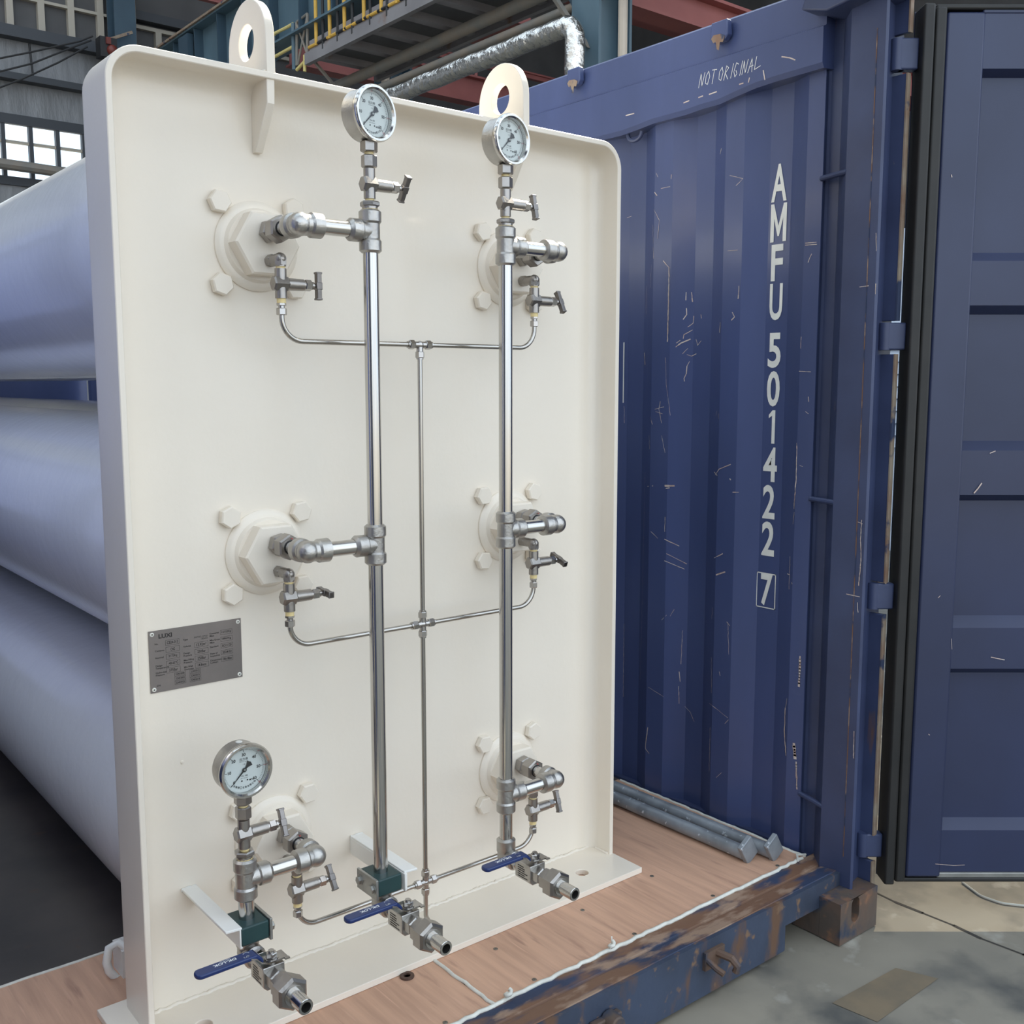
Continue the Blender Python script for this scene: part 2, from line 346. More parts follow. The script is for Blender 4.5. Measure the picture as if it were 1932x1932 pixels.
# ------------------------------------------------------------------ steelwork of the hall
def beam_i(b, p, q, h, w, t=.02):                       # I-beam between p and q (p, q at the top centre)
    p, q = Vector(p), Vector(q); d = (q-p)/2; c = (p+q)/2; s = Vector((0, 0, 1)).cross(d).normalized()
    b.obox(c-Vector((0, 0, t/2)), d, s*w/2, (0, 0, t/2)).obox(c-Vector((0, 0, h-t/2)), d, s*w/2, (0, 0, t/2)).obox(c-Vector((0, 0, h/2)), d, s*t/2, (0, 0, h/2-t)); return b
# back-wall column and conduit
cx = at(228, 40, y=YB-.4).x
t = thing('steel_column', 'dark blue steel column against the back wall at far left', 'column', (cx, YB-.4, G))
B().box(cx-.17, cx+.17, YB-.6, YB-.57, G, ztop).box(cx-.17, cx+.17, YB-.28, YB-.25, G, ztop).box(cx-.015, cx+.015, YB-.58, YB-.27, G, ztop).obj('shaft', 'bluecol', t, True)
x = at(250, 40, y=YB-.4).x
B().cyl((x, YB-.4, G), (x, YB-.4, ztop), .055, n=10).obj('conduit', 'conduit', t, True)
lp = at(200, 88, y=YB-.72)
t = thing('signal_lamp', 'small red signal lamp box fixed to the dark blue column', 'lamp', lp)
B().box(-.12, .14, -.1, .12, -.18, .12).obj('housing', 'blackp', t)
B().ball((.06, -.1, -.07), .085, 14).obj('red_dome', 'redlamp', t)
B().obox((.0, -.12, .06), (.035, 0, 0), (0, .02, 0), (0, 0, .05)).obj('red_lens', 'redlamp', t)
B().obox((.22, 0, .2), (.2, 0, .1), (0, .02, 0), (-.01, 0, .02)).obj('arm', 'rustp', t)
# crane runway girder
gp0, gp1 = at(306, 87, x=5.0), at(452, 5, x=5.0)
zg = (gp0.z+gp1.z)/2
t = thing('runway_girder', 'blue-grey crane runway girder with upright stiffeners behind the left lifting lug', 'girder', (5.1, 10, zg-.8))
bb = B(); beam_i(bb, (5.1, 3, zg), (5.1, 15.6, zg), .85, .34, .025); bb.obj('girder', 'bluesteel', t, True)
B().box(4.9, 5.0, 3, 15.6, zg+.0, zg+.03).obj('rail', 'rustp', t, True)
for k in range(14): 
    y = 15.2-k*.78
    B().box(4.96, 5.09, y-.012, y+.012, zg-.82, zg-.03).obj('stiffener', 'bluecol', t, True)
B().box(4.92, 5.0, 13.0, 13.35, zg-.6, zg-.06).obj('cover_plate', 'bluecol', t, True)
# column near the container
pc = at(1135, 90, x=5.35)
t = thing('steel_column', 'blue-green steel column rising behind the container rail', 'column', (pc.x, pc.y, G))
hw = .17
B().box(pc.x-.2, pc.x-.17, pc.y-hw, pc.y+hw, G, ztop).box(pc.x+.17, pc.x+.2, pc.y-hw, pc.y+hw, G, ztop).box(pc.x-.18, pc.x+.18, pc.y-.012, pc.y+.012, G, ztop).obj('shaft', 'bluesteel', t, True)
pq = at(1175, 60, x=5.1)
B().cyl((pq.x, pq.y, G), (pq.x, pq.y, ztop), .04, n=10).obj('conduit', 'conduit', t, True)
a0, a1 = at(1036, -20, x=4.95), at(1108, 88, x=5.15)
B().obox((a0+a1)/2, (a1-a0)/2, (.03, 0, 0), (0, .035, .02)).obj('brace', 'greypipe', t, True)
a0, a1 = at(1075, -10, x=5.2), at(1118, 72, x=5.3)
B().obox((a0+a1)/2, (a1-a0)/2, (.03, 0, 0), (0, .03, .015)).obj('brace', 'bluecol', t, True)
pm = at(727, 140, x=6.2)
t = thing('steel_column', 'dark steel column with a cream conduit rising behind the left tall gauge', 'column', (pm.x+.25, pm.y+.3, G))
B().cyl((pm.x, pm.y, G), (pm.x, pm.y, ztop), .055, n=10).obj('conduit', 'conduit', t, True)
B().box(pm.x+.08, pm.x+.11, pm.y, pm.y+.4, G, ztop).box(pm.x+.38, pm.x+.41, pm.y, pm.y+.4, G, ztop).box(pm.x+.1, pm.x+.4, pm.y+.19, pm.y+.21, G, ztop).obj('shaft', 'bluecol', t, True)
# walkway
zw = at(670, 78, x=5.0).z
t = thing('walkway', 'grey steel overhead walkway with yellow and black guard rail', 'walkway', (5.4, 7, zw))
yA = at(579, 121, x=5.0).y
B().box(4.97, 5.03, 2.5, yA, zw, zw+.13).obj('edge_beam', 'walk', t, True)
B().box(5.93, 5.99, 2.5, yA, zw-.02, zw+.13).obj('edge_beam', 'walk', t, True)
B().box(5.0, 5.96, 2.5, yA, zw+.10, zw+.125).obj('deck', 'walk_d', t, True)
B().box(4.985, 4.997, 2.5, yA-.1, zw+.13, zw+.25).obj('kick_plate', 'walk', t, True)
for k in range(12): 
    y = yA-.25-k*.6
    B().box(5.03, 5.93, y-.06, y+.06, zw+.02, zw+.10).obj('cross_beam', 'walk', t, True)
ypix = [596, 609, 622, 637, 650, 665, 687, 699, 720, 731, 750, 768, 786, 806, 828, 850, 876, 905]
zr = at(640, 60, x=4.98).z
for i, px in enumerate(ypix):
    y = at(px, 40, x=4.98).y
    if i % 2 == 0: B().cyl((4.98, y, zr-.02), (4.98, y, zr+1.1), .022, n=8).obj('baluster', 'yellow', t, True)
    else: B().cyl((4.98, y, zw+.08), (4.98, y, zr+1.1), .018, n=8).obj('post', 'blackp', t, True)
y = yA-.1; i = 0
while y > 2.6:
    for zz_, xx in ((zr, 4.98), (zr+1.1, 4.98)):
        B().cyl((xx, y, zz_), (xx, y-.22, zz_), .019, n=8).obj('rail', 'yellow' if i % 2 == 0 else 'blackp', t, True)
    if y < 9: B().cyl((5.96, y, zr+.3), (5.96, y-.22, zr+.3), .017, n=8).obj('rail', 'yellow' if i % 2 == 0 else 'blackp', t, True)
    if i % 3 == 0: B().cyl((5.96, y, zw+.1), (5.96, y, zr+.6), .018, n=8).obj('post', 'yellow' if i % 2 == 0 else 'blackp', t, True)
    y -= .22; i += 1
a0, a1 = at(592, 115, x=5.05), at(628, 158, x=5.2)
B().obox((a0+a1)/2, (a1-a0)/2, (.02, 0, 0), (0, .03, .01)).obj('brace', 'greypipe', t, True)
# stair guard at the walkway's far end
t = thing('stair_guard', 'yellow and blue striped stair guard with crossed braces beside the walkway', 'railing', at(540, 120, x=5.0))
def pxline(pts, r, m1, m2=None, x=5.0, name='rail'):
    P = [at(*p, x=x) for p in pts]
    for p, q in zip(P[:-1], P[1:]):
        n = max(1, int((q-p).length/.22)) if m2 else 1
        for i in range(n): B().cyl(p.lerp(q, i/n), p.lerp(q, (i+1)/n), r, n=8).obj(name, (m1 if i % 2 == 0 else m2) if m2 else m1, t, True)
pxline([(512, 78), (519, 63), (541, 52), (553, 45)], .02, 'yellowp', 'bluecol')
pxline([(517, 108), (535, 98), (553, 88)], .02, 'yellowp', 'bluecol')
pxline([(518, 68), (518, 128)], .02, 'bluecol', name='post'); pxline([(553, 44), (555, 132)], .026, 'bluesteel', name='post')
pxline([(560, 42), (560, 124)], .018, 'greypipe', name='post'); pxline([(580, 26), (580, 105)], .018, 'greypipe', name='post')
pxline([(560, 42), (580, 26)], .016, 'greypipe'); pxline([(561, 48), (581, 106)], .014, 'greypipe', name='brace'); pxline([(580, 30), (562, 122)], .014, 'greypipe', name='brace')
pxline([(560, 132), (580, 111)], .02, 'yellowp', 'bluecol'); pxline([(575, 104), (575, 135)], .02, 'yellowp', name='post')
# pipes along the bay
f0, f1 = at(700, 196, x=4.9), at(1085, 46, x=4.9)
zf = (f0.z+f1.z)/2
t = thing('insulated_pipe', 'pipe wrapped in crinkled silver foil, running across and dropping behind the rail', 'pipe', (4.9, 6, zf))
rr = random.Random(3); P = bend([(4.9, 12, zf), (4.9, f1.y, zf), (4.9, f1.y, G)], .12, 6)
PP = []
for p, q in zip(P[:-1], P[1:]):
    n = max(1, int((q-p).length/.12)); PP += [p.lerp(q, i/n)+Vector((rr.uniform(-.006, .006), rr.uniform(-.006, .006), rr.uniform(-.006, .006))) for i in range(n)]
B().tube(PP, .086, 16).obj('foil_wrap', 'foil', t, True)
for lab, pa, pb, x, r in (('thicker grey pipe under the walkway, upper of two', (640, 148), (1035, 2), 5.6, .065), ('thin grey-brown pipe running just above the foil pipe', (690, 172), (1075, 22), 5.3, .04)):
    p, q = at(*pa, x=x), at(*pb, x=x); z = (p.z+q.z)/2
    tag(B().cyl((x, 14, z), (x, q.y-3, z), r, n=12).obj('overhead_pipe', 'greypipe'), lab, 'pipe', 'overhead grey pipes')
# red beams
def red(lab, p, h, x0, x1, w=.25):
    bb = B(); beam_i(bb, (x0, p.y, p.z), (x1, p.y, p.z), h, w, .03); tag(bb.obj('roof_beam', 'redbeam'), lab, 'beam', 'red oxide beams')
red('red oxide beam crossing low behind the foil pipe and right lug', at(800, 125, y=12), .42, 6, 15.5)
red('pinkish red beam above the container rail, nearer of the pair', at(1340, 5, y=5.2), .32, 5.4, 15.5)
red('pinkish red beam at the top edge right of the column', at(1260, -12, y=6.6), .4, 5.8, 15.5)
red('thin red beam far behind the grey pipes', at(800, 88, y=14), .12, 5.5, 15.5, .1)
t = thing('hanger_rods', 'thin red-brown hanger rods below the grey pipes', 'rod', at(780, 150, y=12.2))
for px, y0, y1 in ((782, 100, 150), (898, 130, 185), (928, 10, 50)):
    p, q = at(px, y0, y=12.2), at(px, y1, y=12.2); B().cyl(p, (p.x, p.y, q.z), .03, n=8).obj('rod', 'redbeam', t, True)
pr = at(890, 52, y=9)
tag(B().box(pr.x-.55, pr.x+.55, pr.y-.5, pr.y+.5, pr.z, pr.z+.1).obj('roof_panel', 'redbeam'), 'salmon red square panel overhead between the grey pipes', 'panel')
# cables by the back wall
for lab, pts in (('uppermost thin black cable sagging across the grey cladding', [(-40, 118), (60, 98), (150, 78), (175, 68)]),
                 ('middle black cable of the sagging three', [(-40, 145), (60, 120), (130, 92), (172, 76)]),
                 ('lowest thin black cable, crossing the second dark girt', [(-40, 180), (40, 150), (110, 118), (165, 88)])):
    tag(B().tube([at(*p, y=YB-.8) for p in pts], .014, 6).obj('cable', 'cable'), lab, 'cable')
xr_ = at(55, 82, y=YB-.12).x
tag(B().tube([(xr_, YB-.12, 6.5), (xr_+.03, YB-.12, 6.02)], .016, 6).obj('hanging_rope', 'cable'), 'short black line hanging between the two dark girts', 'cable')
# pale siding seen through the hinge gap
sp = at(1692, 800, x=6.6)
t = thing('siding_wall', 'pale blue horizontal siding seen through the gap beside the open door', 'wall', (sp.x, sp.y, G))
ztp = zat(sp.x, sp.y, 430); zsl = zat(sp.x, sp.y, 845)
B().box(sp.x, sp.x+.05, sp.y-2.5, sp.y+2.5, G, ztp).obj('sheet', 'siding', t, True)
z = zsl
while z < zat(sp.x, sp.y, 590):
    B().extr([(0, 0), (-.035, .005), (-.005, .095), (0, .095)], (0, 5, 0), (sp.x, sp.y-2.5, z), (1, 0, 0), (0, 0, 1)).obj('slat', 'siding', t, True); z += .1

# ------------------------------------------------------------------ shipping container
XI, XO, XR = 1.03, 1.06, 1.0                           # inner flats, outer flats, rail and post face
YF = -.385                                             # front edge of the plywood
YE = 5.6
cont = thing('shipping_container', 'dark blue steel shipping container with corrugated sides, open towards the viewer', 'container', (0, 2.5, G))
prof = [(at(1549, 425, x=XI).y, XI)]
for px, X in ((1518, XI), (1491, XO), (1450, XO), (1401, XI), (1366, XI), (1347, XO), (1313, XO), (1268, XI), (1234, XI)): prof.append((at(px, 425, x=X).y, X))
y = prof[-1][0]; k = 0
while y < YE-.1:
    y += (.062, .066, .062, .062)[k % 4]; prof.append((y, (XO, XO, XI, XI)[k % 4])); k += 1
def wall_mesh(pr, z0, z1, mirror=None):
    b = B(); n = len(pr); zs = [z0, .45, .9, 1.4, z1]
    X = (lambda x: x) if mirror is None else (lambda x: mirror-x)
    b.add([(X(x), y, z) for z in zs for y, x in pr], [(j*n+i, j*n+i+1, (j+1)*n+i+1, (j+1)*n+i) for j in range(len(zs)-1) for i in range(n-1)])
    m = len(b.v); b.add([(X(x)+(.004 if mirror is None else -.004), y, z) for z in zs for y, x in pr], [(j*n+i, j*n+i+1, (j+1)*n+i+1, (j+1)*n+i) for j in range(len(zs)-1) for i in range(n-1)])
    return b
side = wall_mesh(prof, -.09, 2.06).obj('side_wall', 'cblue', cont, True, sharp=.3)
wall_mesh(prof, -.09, 2.06, mirror=-.22).obj('side_wall', 'cblue', cont, True, sharp=.3)
B().box(-1.27, 1.05, YE, YE+.03, -.09, 2.1).obj('end_wall', 'cblue', cont, True)
def wallhit(px, py, off=.0012):
    if px > 1585: return at(px, py, x=XR-off), Vector((-1, 0, 0))
    d = ray(px, py); best = None
    for (y0, x0), (y1, x1) in zip(prof[:-1], prof[1:]):
        den = d.x*(y1-y0)-d.y*(x1-x0)
        if abs(den) < 1e-9: continue
        t = ((x0-CAM.x)*(y1-y0)-(y0-CAM.y)*(x1-x0))/den; p = CAM+d*t
        if t > 0 and min(y0, y1)-1e-4 <= p.y <= max(y0, y1)+1e-4:
            n = Vector((-(y1-y0), (x1-x0), 0)).normalized(); n = n if n.x < 0 else -n
            if best is None or t < best[0]: best = (t, p+n*off, n)
    return (best[1], best[2]) if best else (at(px, py, x=XI-off), Vector((-1, 0, 0)))
SCR = []                                               # scratches: points in photo pixels and width in mm
def sc(ox, oy, s, w, *pts): SCR.append((w, [(ox+x*s, oy+y*s) for x, y in pts]))
a = (1140, 250, .29)
for w, pts in ((1.6, ((325, 500), (360, 570), (350, 690))), (3, ((385, 835), (425, 880))), (5, ((424, 880), (420, 1100), (412, 1360))), (4, ((570, 1040), (575, 1100))), (3, ((535, 1040), (532, 1090))),
               (3, ((537, 1145), (537, 1185), (515, 1215))), (3, ((585, 1195), (580, 1240), (545, 1265))), (3, ((575, 1285), (520, 1315), (515, 1340))), (4, ((465, 1395), (500, 1370), (560, 1345))), (2.4, ((470, 1370), (495, 1352))),
               (3, ((600, 1345), (610, 1385), (632, 1355))), (2.5, ((545, 1405), (510, 1440))), (2.5, ((540, 1445), (570, 1455), (600, 1440))), (3, ((555, 1490), (540, 1520), (535, 1570), (520, 1600), (522, 1618))), (5, ((265, 1435), (268, 1508))),
               (4, ((765, 105), (757, 140))), (4, ((878, 1000), (873, 1080))), (4, ((757, 1235), (753, 1300))), (3, ((1310, 720), (1382, 714))), (2, ((1312, 733), (1384, 728))), (3, ((1350, 790), (1328, 845))), (2, ((1270, 1553), (1345, 1557))),
               (2.4, ((1660, 1005), (1720, 997))), (1.5, ((318, 600), (322, 820))), (1.5, ((310, 860), (300, 1010))), (1.5, ((278, 1000), (275, 1180))), (1.4, ((400, 1465), (405, 1640), (430, 1840))), (3, ((365, 1750), (358, 1800), (375, 1890))),
               (2, ((335, 1815), (380, 1830))), (2, ((330, 1800), (390, 1785))), (2, ((340, 265), (352, 290))), (3, ((330, 390), (345, 410))), (1.6, ((370, 365), (430, 352))), (1.6, ((820, 280), (905, 300), (860, 345))), (3, ((835, 1170), (850, 1200), (830, 1220))),
               (1.8, ((805, 770), (870, 765))), (1.6, ((150, 555), (178, 545))), (3, ((1330, 1720), (1332, 1750))), (2, ((1310, 1815), (1330, 1830))), (2.4, ((735, 1810), (730, 1840))), (3, ((748, 1830), (748, 1865))), (1.6, ((1283, 1330), (1280, 1405))),
               (2, ((1768, 655), (1770, 770))), (3, ((1768, 985), (1764, 1050))), (1.2, ((130, 1780), (132, 1890))), (2, ((300, 1850), (315, 1898))), (3, ((440, 275), (437, 300))), (3, ((632, 1185), (634, 1208)))): sc(*a, w, *pts)
a = (1140, 800, .3623)
for w, pts in ((4, ((580, 265), (600, 235), (660, 210))), (4, ((575, 250), (590, 268))), (7, ((318, 322), (365, 322))), (5, ((322, 335), (340, 332))), (3, ((315, 600), (390, 635))), (2.4, ((325, 675), (430, 728))), (2.4, ((315, 712), (418, 755))),
               (3, ((575, 697), (618, 675))), (5, ((585, 785), (630, 770))), (4, ((1000, 300), (990, 440))), (2, ((990, 460), (985, 520))), (2, ((560, 1215), (560, 1400))), (1.6, ((408, 1075), (400, 1250))), (2.4, ((390, 1290), (396, 1340))), (2, ((388, 1365), (390, 1455))),
               (2, ((245, 560), (280, 595))), (4, ((228, 1580), (215, 1690), (235, 1715))), (6, ((945, 1480), (940, 1600), (948, 1725))), (2, ((953, 1430), (945, 1480))), (8, ((1022, 1210), (1018, 1290), (1015, 1365))), (14, ((990, 1665), (995, 1740))), (6, ((1000, 1760), (1005, 1900))),
               (2.6, ((1175, 878), (1260, 885), (1330, 900))), (1.6, ((550, 1455), (645, 1530))), (1.4, ((230, 1370), (310, 1420))), (1.5, ((420, 1470), (450, 1500), (470, 1550))), (2.2, ((553, 1580), (548, 1810))), (1.4, ((645, 1030), (650, 1200))), (1, ((215, 250), (200, 900), (190, 1330))),
               (3, ((1340, 500), (1335, 600), (1338, 700), (1325, 840))), (2.4, ((1320, 510), (1345, 520))), (2, ((1130, 1640), (1165, 1695))), (2, ((1200, 1570), (1195, 1620), (1150, 1640))), (2, ((565, 955), (562, 1015))), (3, ((640, 1030), (655, 1050))), (2, ((600, 1290), (605, 1310))),
               (3, ((670, 355), (700, 355))), (4, ((655, 285), (660, 290))), (3, ((228, 325), (255, 322))), (2, ((235, 60), (238, 130))), (2, ((300, 60), (318, 150))), (1.6, ((300, 1020), (325, 995))), (1.6, ((345, 1000), (365, 965))), (3, ((318, 485), (316, 560))), (1.5, ((105, 1040), (100, 1420))),
               (2, ((585, 1840), (612, 1815))), (2, ((630, 1560), (648, 1540))), (3, ((1005, 100), (1000, 300))), (2, ((1160, 1855), (1230, 1880))), (2, ((1170, 1880), (1230, 1900))), (10, ((1228, 1865), (1262, 1870))), (2, ((970, 690), (965, 860))), (2.6, ((955, 780), (968, 785))),
               (4, ((978, 825), (980, 832))), (2, ((1020, 215), (1035, 222))), (3, ((1300, 1600), (1298, 1740))), (2.5, ((1318, 930), (1322, 980)))): sc(*a, w, *pts)
b = B()
for w, pts in SCR:
    if max(p[0] for p in pts) > 1655: pts = [(min(p[0], 1652), p[1]) for p in pts]
    fine = []
    for (x0, y0), (x1, y1) in zip(pts[:-1], pts[1:]):
        n = max(1, int(max(abs(x1-x0), abs(y1-y0))/5)); fine += [(x0+(x1-x0)*i/n+random.uniform(-.4, .4), y0+(y1-y0)*i/n) for i in range(n)]
    fine.append(pts[-1]); fine = [p for p in fine if not 1545 < p[0] < 1593]; H = [wallhit(*p) for p in fine]
    for (p, n0), (q, n1) in zip(H[:-1], H[1:]):
        if (p-q).length < .04: stroke(b, [p, q], w*.00075*random.uniform(.6, 1.2), n0)
b.obj('paint_scratches', 'scratch', side, True, fix=False, kind='stuff')
# vertical stencilled number
for ch, x0, x1, y0, y1 in (('A', 1456, 1485, 309, 380), ('M', 1454, 1484, 384, 456), ('F', 1455, 1477, 461, 530), ('U', 1452, 1476, 535, 604), ('5', 1449, 1473, 628, 694), ('0', 1447, 1471, 700, 767),
                           ('1', 1450, 1462, 774, 837), ('4', 1440, 1466, 844, 909), ('2', 1439, 1462, 915, 979), ('2', 1437, 1461, 984, 1049), ('7', 1435, 1457, 1083, 1143)):
    xm, ym = (x0+x1)/2, (y0+y1)/2; X = XO-.0015
    p = at(x0, ym, x=X); q = at(x1, ym, x=X); u = at(xm, y0, x=X); d = at(xm, y1, x=X)
    bb = B(); w_, h_ = p.y-q.y, u.z-d.z
    if ch == '1': bb.add([(X, p.y-w_*f, d.z+h_*g) for f, g in ((.5, 0), (1, 0), (1, 1), (.55, 1), (.0, .86), (.0, .76), (.5, .84))], [(0, 1, 2, 3, 6), (3, 4, 5, 6)])
    elif ch == 'M': bb.add([(X, p.y-w_*f, d.z+h_*g) for f, g in ((0, 0), (0, 1), (.2, 1), (.5, .42), (.8, 1), (1, 1), (1, 0), (.78, 0), (.78, .62), (.55, .15), (.45, .15), (.22, .62), (.22, 0))], [tuple(range(13))])
    else: text(bb, ch, (X, p.y, d.z), (0, -1, 0), (0, 0, 1), fit=(p.y-q.y, u.z-d.z), bold=.022)
    bb.obj('painted_character', 'letter', side, True, fix=False)
X = XO-.0015; c0, c1 = at(1428, 1078, x=X), at(1462, 1151, x=X); bb = B(); w = .0028
for y0, y1, z0, z1 in ((c0.y, c1.y, c0.z-w, c0.z), (c0.y, c1.y, c1.z, c1.z+w), (c0.y, c0.y-w, c1.z, c0.z), (c1.y+w, c1.y, c1.z, c0.z)): bb.add([(X, y0, z0), (X, y1, z0), (X, y1, z1), (X, y0, z1)], [(0, 1, 2, 3)])
bb.obj('painted_frame', 'letter', side, True, fix=False)
# data sticker glimpsed at the panel's edge
p0, n0 = wallhit(1179, 646); p1, _ = wallhit(1179, 760)
st = B().add([(p0.x-.001, p0.y, p0.z), (p0.x-.001, p0.y+.11, p0.z), (p0.x-.001, p0.y+.11, p1.z), (p0.x-.001, p0.y, p1.z)], [(0, 1, 2, 3)]).obj('data_sticker', 'letter', side, True, fix=False)
bb = B()
for k in range(12): stroke(bb, [Vector((p0.x-.002, p0.y+.012, p0.z-.012-k*(p0.z-p1.z)*.08)), Vector((p0.x-.002, p0.y+.1-(k % 3)*.02, p0.z-.012-k*(p0.z-p1.z)*.08))], .0022, (-1, 0, 0))
bb.obj('sticker_lines', 'ink', st, False, fix=False).location = (0, 0, 0)
bpy.data.objects['sticker_lines'].data.transform(Matrix.Translation(-(cont.location)))

# top rail: two bands with a bent lower lip
def rail(sign=1, mirror=0.):
    b = B(); ys = [-.36-.05*0]+[-.34+.06*k for k in range(100)]; ys = [y for y in ys if y < YE]; n = 0
    def low(y):
        pts = [(-.4, 1.998), (-.343, 1.997), (-.2, 1.995), (-.119, 1.990), (-.06, 1.975), (-.014, 1.978), (.08, 1.972), (.2, 1.972), (.303, 1.962), (.7, 1.965), (9, 1.965)]
        for (a0, z0), (a1, z1) in zip(pts[:-1], pts[1:]):
            if a0 <= y <= a1: return z0+(z1-z0)*(y-a0)/(a1-a0)
        return 1.97
    rows = []
    for y in ys:
        l = low(y); rows.append([(XI+.03, l+.004), (XR+.008, l), (XR, l+.012), (XR, 2.092), (XR+.012, 2.098), (XR+.014, 2.186), (XR+.02, 2.192), (XI+.05, 2.192), (XI+.05, l+.004)])
    m = len(rows[0])
    b.add([(x if sign > 0 else mirror-x, y, z) for y, r in zip(ys, rows) for x, z in r], [(i*m+j, i*m+(j+1) % m, (i+1)*m+(j+1) % m, (i+1)*m+j) for i in range(len(ys)-1) for j in range(m)]+[tuple(range(m))])
    return b
rl = rail().obj('top_rail', 'cblue', cont, True, sharp=.3)
rail(-1, -.22).obj('top_rail', 'cblue', cont, True, sharp=.3)
# chalk scrawl on the rail
GL = {'N': [[(0, 0), (.1, 1), (.55, .05), (.75, 1)]], 'O': [[(.1, .2), (.05, .7), (.4, 1), (.7, .6), (.5, .05), (.1, .2)]], 'T': [[(0, 1), (.8, .95)], [(.4, 1), (.3, 0)]],
      'R': [[(0, 0), (.15, 1), (.6, .8), (.1, .5), (.7, 0)]], 'I': [[(.2, 0), (.35, 1)]], 'G': [[(.7, .85), (.3, 1), (.05, .4), (.35, 0), (.65, .2), (.4, .45)]], 'A': [[(0, 0), (.45, 1), (.7, 0)], [(.1, .4), (.8, .45)]], 'L': [[(.2, 1), (.1, .1), (1.1, .25)]]}
bb = B(); cx = 0.
for i, ch in enumerate('NOT ORIGINAL'):
    if ch == ' ': cx += .25; continue
    for s_ in GL[ch]:
        pts = []
        for gx, gy in s_:
            f = (cx+gx*.8)/8.6; pts.append(at(1318+f*118+gy*4, 166-f*36-gy*27, x=XR-.001))
        stroke(bb, pts, .0016, (-1, 0, 0))
    cx += .45 if ch == 'I' else .8
bb.obj('chalk_writing', 'chalk', rl, True, fix=False)
bb = B()
for pts in ([(1475, 107), (1490, 109), (1500, 113)], [(1318, 184), (1326, 181)], [(1338, 178), (1352, 173)], [(1395, 159), (1402, 157)], [(1412, 155), (1414, 147)], [(1440, 133), (1443, 150)], [(1181, 218), (1196, 214)], [(1290, 194), (1300, 190)]): stroke(bb, [at(*p, x=XR-.001) for p in pts], .003, (-1, 0, 0))
bb.obj('rail_scratches', 'scratch', rl, True, fix=False, kind='stuff')
for px, py in ((1082, 148), (1357, 62)):               # sockets for the roof bows
    p = at(px, py, x=XR-.01); o = B().extr([(-.026, 0), (.026, 0), (.03, -.04), (.014, -.055), (-.02, -.052), (-.03, -.04)], (-.02, 0, 0), (p.x+.018, p.y, p.z+.03), (0, 1, 0), (0, 0, 1)).obj('bow_socket', 'cblue', cont, True, bevel=.003)
    B().extr([(-.022, -.038), (-.008, -.030), (.016, -.028), (.024, -.036), (.016, -.048), (.008, -.046), (.004, -.066), (-.003, -.070), (-.006, -.050), (-.016, -.052)], (-.001, 0, 0), (p.x-.003, p.y, p.z+.025), (0, 1, 0), (0, 0, 1)).obj('rust_patch', 'rustp', o, True)
p = at(1198, 248, x=XR+.02)
B().tube([p+Vector((0, .028*math.cos(a), .022*math.sin(a)-.004)) for a in [PI+PI*k/10 for k in range(11)]], .006, 8).obj('lashing_ring', 'post', cont, True)
# corner post, groove and inner angle
ya, yb_ = at(1549, 425, x=XI).y, at(1592, 425, x=XR).y; yc = at(1659, 425, x=XR).y
post = B().extr([(XI+.014, ya-.001), (XI+.018, ya-.004), (XI+.018, yb_+.050), (XI+.012, yb_+.046), (XR, yb_), (XR, yc+.004), (XR+.006, yc), (XR+.03, yc+.020), (1.075, yc+.03), (1.12, yc+.03), (1.12, ya+.03), (XI+.012, ya+.03), (XI+.012, ya)][::1], (0, 0, 2.2), (0, 0, -.03)).obj('corner_post', 'post', cont, True)
yw = at(1640, 425, x=XR-.001).y
B().box(XR-.0012, XR+.001, yw-.001, yw+.001, .05, 2.05).obj('weld_seam', 'rust', post, True)
for py in (330, 945, 1510):
    z = zat(XR+.03, yb_+.03, py); B().cyl((XR+.005, yb_-.002, z), (XI+.002, ya+.004, z), .007, n=10).obj('lashing_bar', 'post', cont, True)
# outer plate of the post with hinge notches
xp, yp0, yp1 = 1.078, yc+.05, at(1690, 640, x=1.078).y
zz = [zat(xp, yp1, v) for v in (1690, 1626, 1577, 1160, 1100, 668, 605, 137, 60)]
segs = [(zz[0], zz[1]), (zz[2], zz[3]), (zz[4], zz[5]), (zz[6], zz[7]), (zz[8], 2.3)]
for z0, z1 in segs:
    o = B().box(xp, xp+.012, yp1+.002, yp0, z0, z1).obj('post_plate', 'post', cont, True, bevel=.002)
    B().box(xp-.001, xp+.013, yp1-.001, yp1+.003, z0, z1).obj('rusted_edge', 'rustp', o, True)
    B().box(xp-.03, xp, yp0-.016, yp0-.012, z0, z1).obj('inner_strip', 'post', o, True)
# header gusset at the top of the post
g = at(1560, 16, x=XR-.02)
B().extr([(-.36, 2.20), (-.33, 2.125), (-.40, 2.105), (-.52, 2.12), (-.56, 2.13), (-.56, 2.3), (-.3, 2.3)], (.14, 0, 0), (XR-.05, 0, 0), (0, 1, 0), (0, 0, 1))  .obj('header_gusset', 'post', cont, True, bevel=.004)
B().box(-1.22, 1.1, -.56, -.42, 2.2, 2.34).obj('header_beam', 'post', cont, True)
